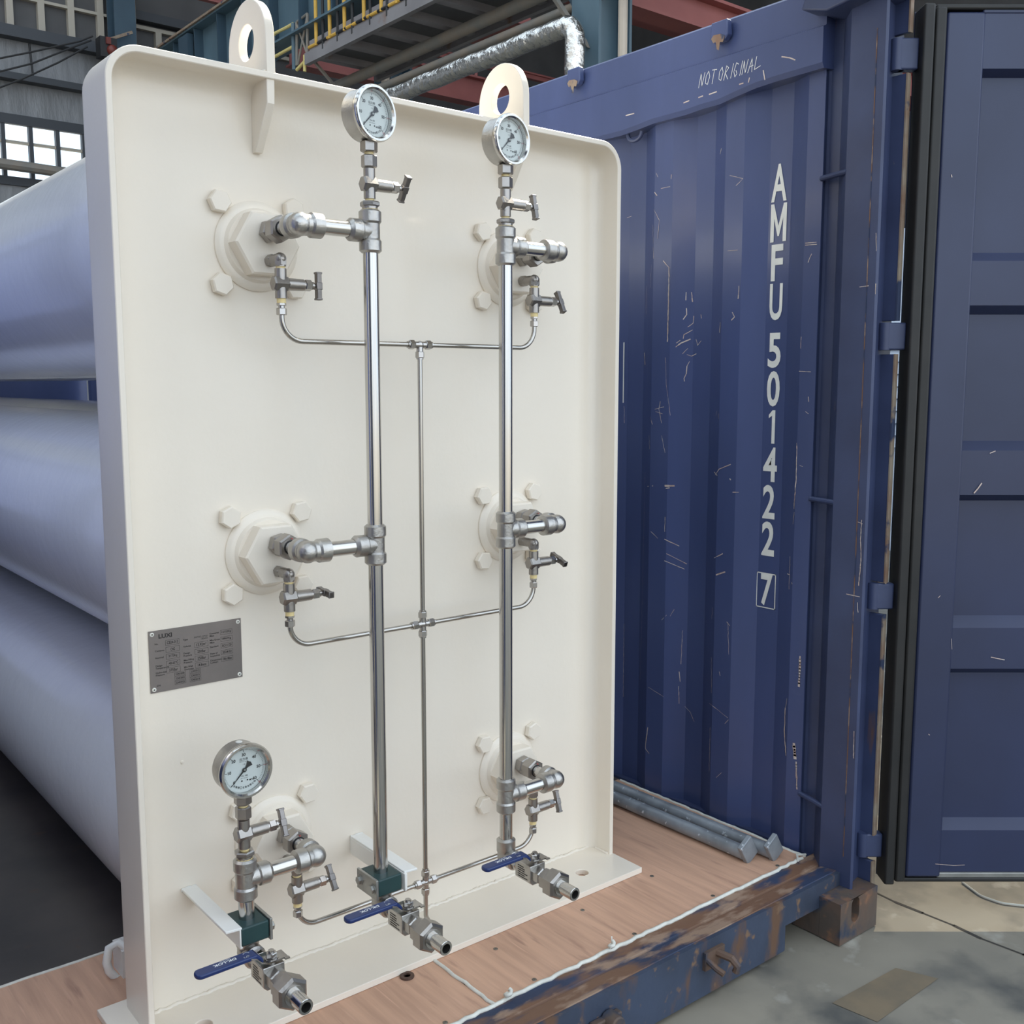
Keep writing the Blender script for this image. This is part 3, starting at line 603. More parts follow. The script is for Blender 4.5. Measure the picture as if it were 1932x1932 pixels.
# floor, sill and bottom parts
B().box(-1.27, 1.06, YF-.03, YE, -.06, -.0125).obj('floor_deck', 'oldfloor', cont, True)
B().box(1.04, 1.09, -.42, YE, G, -.005).obj('bottom_rail', 'post', cont, True); B().box(-1.31, -1.26, -.42, YE, G, -.005).obj('bottom_rail', 'post', cont, True)
sp_ = [(YF+.002, -.012), (YF-.0, -.001), (-.43, -.002), (-.436, -.007), (-.44, -.001), (-.486, .006), (-.494, .003), (-.498, -.006), (-.498, -.124), (-.44, -.124), (-.44, -.05), (YF+.002, -.05)]
sp2 = [p if p[1] > -.1 else (p[0], -.052) for p in sp_[:-2]]+[(YF+.002, -.05)]
sill = B().extr(sp_[:6]+[(-.49, -.004), (-.44, -.02), (YF+.002, -.02)], (2.27, 0, 0), (-1.2, 0, 0), (0, 1, 0), (0, 0, 1)).obj('door_sill', 'rust', cont, True)
xc = at(1478, 1800, y=-.498).x
B().box(-1.2, xc, -.498, -.488, -.126, .004).box(xc, 1.0, -.498, -.488, -.062, .004).box(xc-.006, xc+.006, -.497, -.40, -.126, -.01).box(-1.2, xc, -.46, -.45, -.126, -.02).obj('sill_front', 'rustf', cont, True)
for px, py, r in ((1145, 1922, .022),):                 # cam keepers
    p = at(px, py, y=-.50); o = B().cyl((p.x, -.5, p.z), (p.x, -.535, p.z), r, r*.9, 14).box(p.x-.05, p.x+.03, -.515, -.498, p.z-.02, p.z+.012).obj('cam_keeper', 'casting', cont, True, bevel=.003)
p = at(1350, 1810, y=-.51)
B().box(p.x-.03, p.x+.035, -.507, -.497, p.z-.02, p.z+.022).tube([(p.x-.022, -.505, p.z+.004), (p.x-.02, -.53, p.z-.006), (p.x-.016, -.548, p.z-.012)], .007, 8).tube([(p.x+.012, -.505, p.z+.01), (p.x+.02, -.54, p.z+.008), (p.x+.024, -.553, p.z-.006), (p.x+.022, -.55, p.z-.02)], .009, 8).obj('cam_keeper', 'casting', cont, True)
cs = B(); ov = [(x, z) for x, z in circ(0, .0, .016, 9, 0, PI, True)]
oval = [(x, z+.016) for x, z in circ(0, 0, .017, 9, 0, PI, True)]+[(x, z-.016) for x, z in circ(0, 0, .017, 9, PI, 2*PI, True)]
hc = at(1614, 1716, y=-.56)
cs.holed([(.913-hc.x, G+.003-hc.z), (1.075-hc.x, G+.003-hc.z), (1.075-hc.x, -.03-hc.z), (.913-hc.x, -.03-hc.z)], [oval], (0, .0598, 0), (hc.x, -.56, hc.z), (1, 0, 0), (0, 0, 1))
cs.box(.9135, 1.0745, -.50, -.41, G+.0035, -.0305)
cs.obj('corner_casting', 'casting', cont, True, bevel=.004)
# ------- door swung open, inner face to the viewer
DU = Vector((math.cos(YAW), -math.sin(YAW), 0)); DN = Vector((-math.sin(YAW), -math.cos(YAW), 0)); D0 = Vector((1.094, -.562, 0))
D3 = D0+DU*.3
dz = lambda py: zat(D3.x, D3.y, py)
zb, zt = zat(D0.x, D0.y, 1666), zat(D0.x, D0.y, 8)
def make_door(D0, DU, DN, lab):
    prf = [(zb+.012, -.012), (dz(1650), -.012), (dz(1645), -.002), (dz(1567), -.002), (dz(1551), -.03), (dz(1275), -.03), (dz(1262), -.002), (dz(1185), -.002), (dz(1166), -.03), (dz(947), -.03), (dz(934), -.002), (dz(850), -.002), (dz(833), -.03),
           (dz(592), -.03), (dz(576), -.002), (dz(492), -.002), (dz(474), -.03), (dz(140), -.03), (dz(129), -.002), (zt-.012, -.002)]
    bb = B(); n = len(prf)
    bb.add([D0+DU*u+DN*d+Vector((0, 0, z)) for u in (.145, 1.12) for z, d in prf], [(i, i+1, n+i+1, n+i) for i in range(n-1)])
    bb.add([D0+DU*u+DN*-.05+Vector((0, 0, z)) for u in (.0, 1.18) for z in (zb, zt)], [(0, 1, 3, 2)])
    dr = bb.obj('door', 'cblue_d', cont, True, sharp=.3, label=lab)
    def dbox(name, u0, u1, n0, n1, z0, z1, m, bevel=0):
        return B().obox(D0+DU*(u0+u1)/2+DN*(n0+n1)/2+Vector((0, 0, (z0+z1)/2)), DU*(u1-u0)/2, DN*(n1-n0)/2, (0, 0, (z1-z0)/2)).obj(name, m, dr, True, bevel=bevel)
    dbox('stile', .058, .147, -.05, 0, zb+.015, zt-.015, 'cblue_d', .006); dbox('stile', 1.12, 1.18, -.05, 0, zb, zt, 'cblue_d', .006)
    dbox('bottom_rail', .14, 1.12, -.05, -.006, zb+.01, dz(1648), 'zinc', .003); dbox('top_rail', .14, 1.12, -.05, .0, zt-.02, zt-.008, 'cblue_d', .003)
    dbox('gasket', 0, .026, -.05, .012, zb, zt, 'gasket', .005); dbox('gasket', .029, .056, -.03, .006, zb+.004, zt-.004, 'gasket', .006)
    dbox('gasket', .05, 1.18, -.045, -.004, zb, zb+.012, 'gasket', .004); dbox('gasket', .03, 1.18, -.045, .004, zt-.012, zt, 'gasket', .004)
    for y0, y1 in ((67, 128), (608, 660), (1103, 1152), (1578, 1622)):
        z0, z1 = zat(D0.x, D0.y, y1), zat(D0.x, D0.y, y0)
        o = dbox('hinge', -.046, .0, -.04, -.012, z0, z1, 'post', .004)
        B().cyl(D0+DU*-.046+DN*-.026+Vector((0, 0, z0)), D0+DU*-.046+DN*-.026+Vector((0, 0, z1)), .015, n=14).obj('hinge_knuckle', 'post', dr, True)
    return dr
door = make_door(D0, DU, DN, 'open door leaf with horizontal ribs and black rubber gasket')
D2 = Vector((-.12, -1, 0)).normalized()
make_door(Vector((-1.325, -.56, 0)), D2, Vector((-D2.y, D2.x, 0)), 'second door leaf out of view, added to screen the sky and bounce blue light')  # unseen leaf added so the panel's left flange gets mostly blue bounce
bb = B()
for pts, w in (([(1838, 930), (1845, 922), (1852, 912)], 6), ([(1868, 855), (1878, 851)], 4), ([(1870, 1240), (1895, 1245)], 4), ([(1765, 1630), (1800, 1633), (1820, 1632)], 2.5), ([(1770, 1128), (1774, 1124)], 3), ([(1741, 815), (1741, 824)], 4), ([(1737, 850), (1737, 856)], 4), ([(1795, 330), (1796, 334)], 4), ([(1752, 1385), (1754, 1387)], 3), ([(1795, 1205), (1796, 1225)], 1.6)):
    P = []
    for px, py in pts:
        d = ray(px, py); o = D0+DN*.0012; t_ = (o-CAM).dot(DN)/d.dot(DN); P.append(CAM+d*t_)
    stroke(bb, P, w*.0005, DN)
bb.obj('paint_chips', 'scratch', door, True, fix=False, kind='stuff')

# ------------------------------------------------------------------ plywood on the container floor
XS = -.03
pl1 = thing('plywood_sheet', 'brown plywood floor sheet on the right, carrying the two galvanised bars', 'plywood', (.5, -.1, -.012))
B().box(XS+.003, 1.012, YF, .31, -.012, 0).obj('sheet', 'ply', pl1, True)
pl2 = thing('plywood_sheet', 'brown plywood floor sheet at lower left, under the left half of the panel', 'plywood', (-.6, -.1, -.012))
B().box(-1.24, XS-.003, YF, .31, -.012, 0).obj('sheet', 'ply', pl2, True)
def bead(name, parent, pts, r, jit=.003, seed=1):
    rd = random.Random(seed); P = []
    for p, q in zip(pts[:-1], pts[1:]):
        p, q = Vector(p), Vector(q); n = max(1, int((q-p).length/.018)); P += [p.lerp(q, i/n)+Vector((rd.uniform(-jit, jit), rd.uniform(-jit, jit), rd.uniform(0, jit*.4))) for i in range(n)]
    P.append(Vector(pts[-1])); vv = B().tube(P, r, 6); 
    return vv.obj(name, 'caulk', parent, True, sharp=1.2)
bead('sealant', pl1, [(XS, YF, .001), (XS, -.17, .001)], .0042, .0022, 2)
bead('sealant', pl1, [(XS, YF, .0), (.12, YF, .001), (.3, YF-.002, .001), (1.0, YF, .0)], .0048, .0028, 3)
bead('sealant', pl2, [(-1.2, YF, .0), (XS, YF, .0)], .0048, .0026, 4); bead('sealant', pl1, [(1.012, YF, 0), (1.012, .3, 0)], .0042, .002, 5)
bead('sealant', pl2, [(-1.2, .31, .0), (-.5, .308, .0)], .0036, .0012, 6)
for px, py, rot in ((960, 1882, .4), (1155, 1790, .2)):
    p = at(px, py, z=.004); B().tube([p+Vector((.008*math.cos(k*1.1+rot), .006*math.sin(k*1.3), .004+.0016*k)) for k in range(7)], .0042, 6).obj('sealant_blob', 'caulk', pl1, True, sharp=1.5)
p = at(1155, 1788, z=.002); B().tube([p, p+Vector((.01, .012, .018))], .0016, 5).obj('sealant_string', 'caulk', pl1, True)
p = at(1520, 1612, z=.004); B().tube([p+Vector((0, 0, 0)), p+Vector((-.03, .006, .006)), p+Vector((-.05, -.012, .002))], .003, 6).obj('sealant_string', 'caulk', pl1, True)
scr = None
for px, py in ((935, 1790), (1008, 1848), (1099, 1717), (1197, 1762), (1230, 1653), (1345, 1690), (1467, 1633), (840, 1929)):
    p = at(px, py, z=.0005); par = pl1 if p.x > XS else pl2
    if scr is None: scr = B().lathe([(.0055, 0), (.0048, .0008), (.002, .0009), (.0018, .0002), (1e-6, .0002)], (0, 0, 0), (0, 0, 1), 10).mesh('screw')
    o = bpy.data.objects.new('screw', scr); C.objects.link(o); o.parent = par; o.location = p-par.location
    if not scr.materials: scr.materials.append(M['screw'])
p = at(768, 1843, z=0)
tag(B().lathe([(.0075, .0), (.0075, .004), (.015, .004), (.0155, .002), (.015, 0), (.0075, 0)], p, (0, 0, 1), 24).obj('washer', 'darkwash'), 'rusty steel washer lying on the plywood in front of the panel', 'washer')
def bar(lab, n_, f_):
    n_, f_ = Vector(n_), Vector(f_); d = (f_-n_).normalized(); f_ = n_+d*1.0
    t = thing('steel_bar', lab, 'bar', (n_.x, n_.y, 0), 0, 'galvanised bars on the plywood')
    rd = random.Random(int(n_.x*1000)); P = [n_+d*(k*.06)+Vector((rd.uniform(-.0008, .0008), 0, 0)) for k in range(18)]
    B().tube(P, .0185, 16).obj('rod', 'galv', t, True)
    s = d.cross(Vector((0, 0, 1))); e1 = (s*.9+Vector((0, 0, .55))).normalized()*.024; e2 = (Vector((0, 0, .9))-s*.55).normalized()*.031
    B().obox(n_-d*.006+Vector((0, 0, .012)), d*.007, e1, e2).obj('end_plate', 'galv', t, True, bevel=.002)
bar('galvanised round bar with square end plate, the one nearer the viewer', (.872, -.30, .0205), (.866, .2, .0205))
bar('galvanised round bar with square end plate, the one nearer the blue wall', (.934, -.335, .0205), (.922, .2, .0205))
tag(B().tube(bend([at(1815, 1664, z=G+.004), at(1850, 1690, z=G+.004), at(1890, 1704, z=G+.004), at(1945, 1710, z=G+.004)], .05), .003, 6).obj('floor_cable', 'wcable'), 'thin pale cable on the concrete under the open door', 'cable')

# ------------------------------------------------------------------ white end panel of the tube skid
W2, HT, FD = .611, 1.813, .073
PZ = .015
panel = thing('end_panel', 'tall white painted steel end panel with flanged rounded edges standing on its base plate', 'panel', (0, 0, 0))
path = []; rc = .062
path.append(((-W2, PZ), (1, 0)))
for z in (.5, 1.0, 1.5): path.append(((-W2, z), (1, 0)))
for k in range(11): a = PI-PI/2*k/10; path.append(((-W2+rc+rc*math.cos(a), HT-rc+rc*math.sin(a)), (-math.cos(a), -math.sin(a))))
for k in range(11): a = PI/2-PI/2*k/10; path.append(((W2-rc+rc*math.cos(a), HT-rc+rc*math.sin(a)), (-math.cos(a), -math.sin(a))))
for z in (1.5, 1.0, .5, PZ): path.append(((W2, z), (-1, 0)))
pf = [(.012, -FD+.0015), (.0105, -FD), (.0015, -FD), (0, -FD+.0015), (0, .046)]
pf += [(.034-.034*math.cos(a), .046+.034*math.sin(a)) for a in [PI/2*k/6 for k in range(1, 7)]]
inner = [(.042, 0)]+[(.042-.03*math.sin(a), -.03+.03*math.cos(a)) for a in [PI/2*k/6 for k in range(1, 7)]]
b = B(); n = len(path)
def ring(ins, y): return [(p[0]+nn[0]*ins, y, p[1]+nn[1]*ins) for p, nn in path]
prof_p = inner+pf                                       # inner face -> rim -> outer face -> back
for i_, y_ in prof_p: b.v += [Vector(p) for p in ring(i_, y_)]
m = len(prof_p); b.f += [(k*n+i, k*n+i+1, (k+1)*n+i+1, (k+1)*n+i) for k in range(m-1) for i in range(n-1)]
b.f += [tuple(range(n)), tuple((m-1)*n+i for i in range(n-1, -1, -1))]
b.obj('panel_sheet', 'panel', panel, True, sharp=.7)
hole = circ(.475, -.1, .0165, 20)
b = B().holed([(-.66, -.176), (.613, -.176), (.613, .08), (-.66, .08)], [hole, circ(-.515, -.098, .0165, 20)], (0, 0, PZ-.0005), (0, 0, .0005))
bp_ = b.obj('base_plate', 'panel', panel, True, bevel=.0012)
def rough_line(pts, r, seed, amp=.002, step=.006):
    rd = random.Random(seed); P = []
    for p, q in zip(pts[:-1], pts[1:]):
        p, q = Vector(p), Vector(q); k = max(1, int((q-p).length/step)); P += [p.lerp(q, i/k)+Vector((rd.uniform(-amp, amp)*.3, rd.uniform(-amp, amp), rd.uniform(-amp, amp))) for i in range(k)]
    P.append(Vector(pts[-1])); return B().tube(P, r, 6)
rough_line([(-.6, -.002, PZ), (.6, -.002, PZ)], .005, 5).obj('weld_bead', 'panel', panel, True, sharp=1.2)
for s in (-1, 1): rough_line([(s*.598, -.068, PZ), (s*.598, -.02, PZ)], .005, 6).obj('weld_bead', 'panel', panel, True, sharp=1.2)
for s, lab in ((-1, 'lug'), (1, 'lug')):               # lifting lugs straddling the top flange
    X = s*.306 if s < 0 else .312; yc_, r = .010, .081
    out = [(-.071, 1.70+.02), (-.071, 1.88)]
    arc = [(yc_-r*math.cos(a), 1.879+r*math.sin(a)) for a in [PI*k/18 for k in range(19)]]
    outer = [(-.071, HT-.01)]+arc+[(yc_+r, HT-.02), (yc_+r, HT-.06), (.013, HT-.06)]+[(.013, HT-.02), (-.06, HT-.02)][:0]
    outer = [(-.072, HT-.004)]+[(max(p[0], -.071), p[1]) for p in arc]+[(yc_+r, HT-.09), (.012, HT-.13), (.012, HT-.004)]
    lug = B().holed(outer, [circ(.012, 1.883, .033, 28)], (.018, 0, 0), (X-.009, 0, 0), (0, 1, 0), (0, 0, 1)).obj('lifting_lug', 'panel', panel, True, bevel=.0015)
    B().extr([(0, HT-.010), (-.069, HT-.010), (-.068, HT-.055), (-.02, HT-.125), (-.012, HT-.135), (0, HT-.135)], (.016, 0, 0), (X-.008, 0, 0), (0, 1, 0), (0, 0, 1)).obj('gusset', 'panel', panel, True, bevel=.0015)
    rough_line([(X+.01, -.068, HT+.001), (X+.01, .012, HT+.001)], .004, 8).obj('weld_bead', 'panel', panel, True, sharp=1.2)
    rough_line([(X-.01, -.068, HT+.001), (X-.01, .012, HT+.001)], .004, 9).obj('weld_bead', 'panel', panel, True, sharp=1.2)
for s, xa, xb, tip in (('S', -.512, -.482, -.215), ('L', -.131, -.101, -.221)):   # angle-iron pipe supports
    xv = xb if s == 'S' else xa
    vx0, vx1 = (xv-.005, xv+.001) if s == 'S' else (xv-.001, xv+.005)
    B().extr([(xa, 0), (xb, 0), (xb, tip), (xa, tip+.004)], (0, 0, .005), (0, 0, .246)).box(vx0, vx1, tip, 0, .210, .247).obj('support_bracket', 'white', panel, True, bevel=.0012)
    rough_line([(xa, -.003, .248), (xb, -.003, .248)], .004, 12).obj('weld_bead', 'white', panel, True, sharp=1.2)
# folded white strap at the foot of the left edge
pS = at(214, 1812, y=.2)
B().tube([pS+Vector(v) for v in ((.03, -.02, .02), (.012, 0, .036), (-.008, .0, .03), (-.014, 0, .0), (-.01, 0, -.02), (.004, 0, -.042), (.02, -.01, -.05), (.03, -.02, -.05))], .009, 8).obj('foot_strap', 'white', panel, True, sharp=1.)
B().box(pS.x+.012, .45, .18, .24, 0, .06).obj('foot_channel', 'white', panel, True)

ROWS = [1.503, .903, .303]; PX = .312
rown = ['upper', 'middle', 'lower']
# bolts: parts of the panel
bolt_me = B().hexp((0, 0, 0), (0, -.018, 0), .0222, up=(1, 0, .25), ch=.12).mesh('hex_bolt'); bolt_me.materials.append(M['panel'])
for s in (-1, 1):
    for z in ROWS:
        for i, j in ((-1, 1), (1, 1), (-1, -1), (1, -1)):
            o = bpy.data.objects.new('hex_bolt', bolt_me); C.objects.link(o); o.parent = panel; o.location = (s*PX+i*.0765, 0, z+j*.0765); o.rotation_euler = (0, random.uniform(0, 1.), 0)
B().lathe([(.004, 0), (.003, -.002), (1e-6, -.0028)], at(344, 1438, y=0), (0, 1, 0), 10).obj('paint_drip', 'panel', panel, True)
# port plugs
pp = thing('port_plug', 'x', 'plug', (0, 0, 0), 0, 'white hexagonal port plugs')
B().lathe([(.086, .0), (.086, -.004), (.080, -.010), (.074, -.012), (.066, -.012), (.062, -.004), (.062, 0)], (0, 0, 0), (0, 1, 0), 48).obj('weld_ring', 'panel', pp)
B().lathe([(.071, .0), (.071, -.012), (.066, -.020), (.060, -.02)], (0, 0, 0), (0, 1, 0), 48).hexp((0, -.012, 0), (0, -.055, 0), .0665, up=(1, 0, 0), ch=.06).obj('hex_plug', 'panel', pp)
plab = {(-1, 0): 'large white hex port plug, upper left on the panel', (-1, 1): 'large white hex port plug, middle left above the nameplate level', (-1, 2): 'large white hex port plug, lower left behind the low gauge stack',
        (1, 0): 'large white hex port plug, upper right behind the right riser', (1, 1): 'large white hex port plug, middle right behind the right riser', (1, 2): 'large white hex port plug, lower right behind the right riser'}
first = True
for (s, k), lab in plab.items():
    if first: pp.location = (s*PX, 0, ROWS[k]); pp['label'] = lab; first = False
    else: dup(pp, (s*PX, 0, ROWS[k]), 0, lab)
# gas tubes
RT = .265
tlab = {(-1, 0): 'topmost of the white gas tubes seen left of the panel', (-1, 1): 'middle white gas tube seen left of the panel', (-1, 2): 'lowest white gas tube seen left of the panel',
        (1, 0): 'white gas tube fixed behind the upper right port plug', (1, 1): 'white gas tube glimpsed through the gap below the topmost tube', (1, 2): 'white gas tube fixed behind the lower right port plug'}
tme = B().lathe([(.12, .0805), (.205, .0806), (.242, .12), (.258, .2), (RT, .32), (RT, 4.9), (.24, 5.15), (.1, 5.3), (1e-6, 5.32)], (0, 0, 0), (0, 1, 0), 72).mesh('gas_tube', sharp=.9); tme.materials.append(M['tube'])
for (s, k), lab in tlab.items():
    o = bpy.data.objects.new('gas_tube', tme); C.objects.link(o); o.location = (s*PX, 0, (1.52, .898, .297)[k]); tag(o, lab, 'tube', 'white gas tubes of the skid')

# ------------------------------------------------------------------ manifolds
RP = .0147; YM = -.18
def tee(par, x, z, br, name='tee'):                     # vertical run, branch towards br*X
    b = B().lathe([(.017, -.040), (.0215, -.036), (.0215, -.018), (.0185, -.014), (.0185, .014), (.0215, .018), (.0215, .036), (.017, .040)], (x, YM, z), (0, 0, 1), 28)
    b.lathe([(.0175, 0), (.0185, .022), (.0215, .025), (.0215, .044), (.016, .050)], (x, YM, z), (br, 0, 0), 28); return b.obj(name, 'cast', par, True)
def elbow_xy(par, x, z, sx):                            # arm from -sx*X side, turning to +Y
    pts = bend([(x-sx*.030, YM, z), (x, YM, z), (x, YM+.030, z)], .020, 8)
    b = B().tube(pts, .0195, 24).lathe([(.016, .046), (.0228, .042), (.0228, .022), (.0195, .018)], (x, YM, z), (-sx, 0, 0), 28).lathe([(.016, .040), (.0228, .036), (.0228, .020), (.0195, .016)], (x, YM, z), (0, 1, 0), 28)
    b.ball((x, YM, z), .0215, 20)
    return b.obj('elbow', 'cast', par, True)
def port_arm(par, xp_, zrow, sx):                       # tee at xp_, elbow at port
    z = zrow+.022; xe_ = (PX if xp_ > -.3 and sx > 0 and xp_ > 0 else -PX)
    tee(par, xp_, z, 1 if xe_ > xp_ else -1); d = 1 if xe_ > xp_ else -1
    B().cyl((xp_+d*.045, YM, z), (xe_-d*.04, YM, z), RP, n=28).obj('arm_pipe', 'steel_h', par, True)
    elbow_xy(par, xe_, z, d)
    B().cyl((xe_, YM+.035, z), (xe_, -.1, z), .0125, n=24).obj('nipple', 'steel', par, True)
    B().cyl((xe_, -.112, z), (xe_, -.1128, z), .0142, n=20).obj('seal_ring', 'blackp', par, True)
    u = B().hexp((xe_, -.112, z), (xe_, -.083, z), .0255, up=(0, .0, 1)).cyl((xe_, -.083, z), (xe_, -.078, z), .019).hexp((xe_, -.078, z), (xe_, -.056, z), .0225, up=(.3, 0, 1)).obj('union_nut', 'valve', par, True)
    B().lathe([(.0015, 0), (.002, .001), (1e-6, .002)], (xe_+.002, -.1145, z+.0165), (0, 0, 1), 8).obj('red_mark', 'redp', u, True)
    return z
XL, XRt, XSh = -.164, .165, -.457
mL = thing('riser_manifold', 'left tall polished stainless riser pipe with two elbow branches', 'pipe', (XL, YM, .2))
mR = thing('riser_manifold', 'right tall polished stainless riser pipe with three elbow branches', 'pipe', (XRt, YM, .2))
mS = thing('riser_manifold', 'short stainless riser at lower left with one branch under the low gauge', 'pipe', (XSh, YM, .2))
zt_ = {}
def run(par, X, zs, zbot):
    zs = sorted(zs, reverse=True)
    lo = [z-.038 for z in zs]; hi = [z+.038 for z in zs]+[None]
    for i, z in enumerate(zs):
        a0 = zs[i+1]+.038 if i+1 < len(zs) else zbot
        B().cyl((X, YM, a0), (X, YM, z-.038), RP, n=32).obj('riser_pipe', 'steel', par, True)
    # bottom elbow turning towards the viewer
    b = B().lathe([(.016, .225), (.0215, .221), (.0215, .196), (.0195, .192), (.0195, .178)], (X, YM, 0), (0, 0, 1), 28)
    b.tube(bend([(X, YM, .20), (X, YM, .182), (X, YM-.03, .182)], .016, 6), .0195, 24).lathe([(.0195, .014), (.0215, .018), (.0215, .032), (.018, .036)], (X, YM, .182), (0, -1, 0), 28).ball((X, YM, .180), .0200)
    b.obj('bottom_elbow', 'cast', par, True)
zl = [port_arm(mL, XL, ROWS[0], -1), port_arm(mL, XL, ROWS[1], -1)]
zr_ = [port_arm(mR, XRt, r, 1) for r in ROWS]
zs_ = [port_arm(mS, XSh, ROWS[2], -1)]
run(mL, XL, zl, .22); run(mR, XRt, zr_, .20); run(mS, XSh, zs_, .22)

# ------------------------------------------------------------------ needle valves
def valve_core(par, z0=0.):                             # body about local origin, stem along +X, flow along Z
    b = B().cyl((0, 0, z0-.027), (0, 0, z0+.028), .0112, n=20)
    b.hexp((-.0165, 0, z0), (.014, 0, z0), .0150, up=(0, .5, 1), ch=.2).obj('valve_body', 'valve', par)
    B().cyl((.008, 0, z0), (.046, 0, z0), .0118, .0112, 20).obj('bonnet', 'valve', par)
    B().cyl((.045, 0, z0), (.049, 0, z0), .0085).hexp((.049, 0, z0), (.063, 0, z0), .0108).cyl((.063, 0, z0), (.067, 0, z0), .0075).obj('gland_nut', 'fit', par)
def handle(par, ang, z0=0.):
    s, c = math.sin(ang), math.cos(ang); d = Vector((0, s, c)); w = Vector((0, c, -s)); h = .0265
    b = B().cyl((.064, 0, z0), (.074, 0, z0), .0032, n=12)
    o = Vector((.0785, 0, z0))
    b.obox(o, (.0048, 0, 0), w*.0062, d*h).obox(o, (.0062, 0, 0), w*.0066, d*.007).obox(o+d*(h-.002), (.0062, 0, 0), w*.0064, d*.002).obox(o-d*(h-.002), (.0062, 0, 0), w*.0064, d*.002)
    return b.obj('bar_handle', 'handle', par, bevel=.0012)
def tape(par, z0, z1, r=.0086): return B().cyl((0, 0, z0), (0, 0, z1), r, n=14).obj('sealing_tape', 'tape', par)
bl = {(-1, 0): ('small needle valve with upright handle at the upper left port', 0.), (-1, 1): ('small needle valve at the middle left port, handle pointing at the viewer', PI/2-.06), (-1, 2): ('small needle valve below the arm of the short riser', .62),
      (1, 0): ('small needle valve with leaning dark handle at the upper right port', .45), (1, 1): ('small needle valve at the middle right port, handle nearly flat', 1.2), (1, 2): ('small needle valve at the lower right port', .3)}
for (s, k), (lab, ang) in bl.items():
    t = thing('needle_valve', lab, 'valve', (s*PX, -.1, ROWS[k]-.078), 0, 'needle valves of the tubing')
    valve_core(t); handle(t, ang); tape(t, .026, .034); tape(t, -.036, -.026)
    e = .046
    b = B().tube(bend([(0, .045, e), (0, 0, e), (0, 0, e-.014)], .008, 6), .0105, 16).hexp((0, 0, e-.013), (0, 0, e+.004), .0120, up=(1, .2, 0)).hexp((0, .026, e), (0, .045, e), .0118)
    b.ball((0, 0, e), .0118, 14).obj('elbow_fitting', 'valve', t)
    B().hexp((0, 0, -.041), (0, 0, -.035), .0092).cyl((0, 0, -.045), (0, 0, -.04), .0062, n=12).hexp((0, 0, -.058), (0, 0, -.045), .0100).obj('compression_nut', 'fit', t)
gl = ((XL, zl[0], -.6, 'needle valve under the tall left gauge, handle leaning right'), (XRt, zr_[0], .22, 'needle valve under the tall right gauge'), (XSh, zs_[0], .38, 'needle valve under the low gauge at bottom left'))
gz = []
for X, zt0, ang, lab in gl:
    top = zt0+.040; zc = top+.047; t = thing('needle_valve', lab, 'valve', (X, YM, zc), 0, 'needle valves under the gauges')
    valve_core(t); handle(t, ang)
    B().hexp((0, 0, -.0415), (0, 0, -.0315), .0190, up=(1, .3, 0)).cyl((0, 0, -.046), (0, 0, -.04), .0150).obj('hex_bushing', 'valve', t)
    tape(t, -.032, -.026); tape(t, -.050, -.0455, .0152)
    B().hexp((0, 0, .030), (0, 0, .053), .0150, up=(1, .45, 0)).obj('hex_adapter', 'valve', t); tape(t, .052, .059, .0085)
    gz.append(zc+.058)

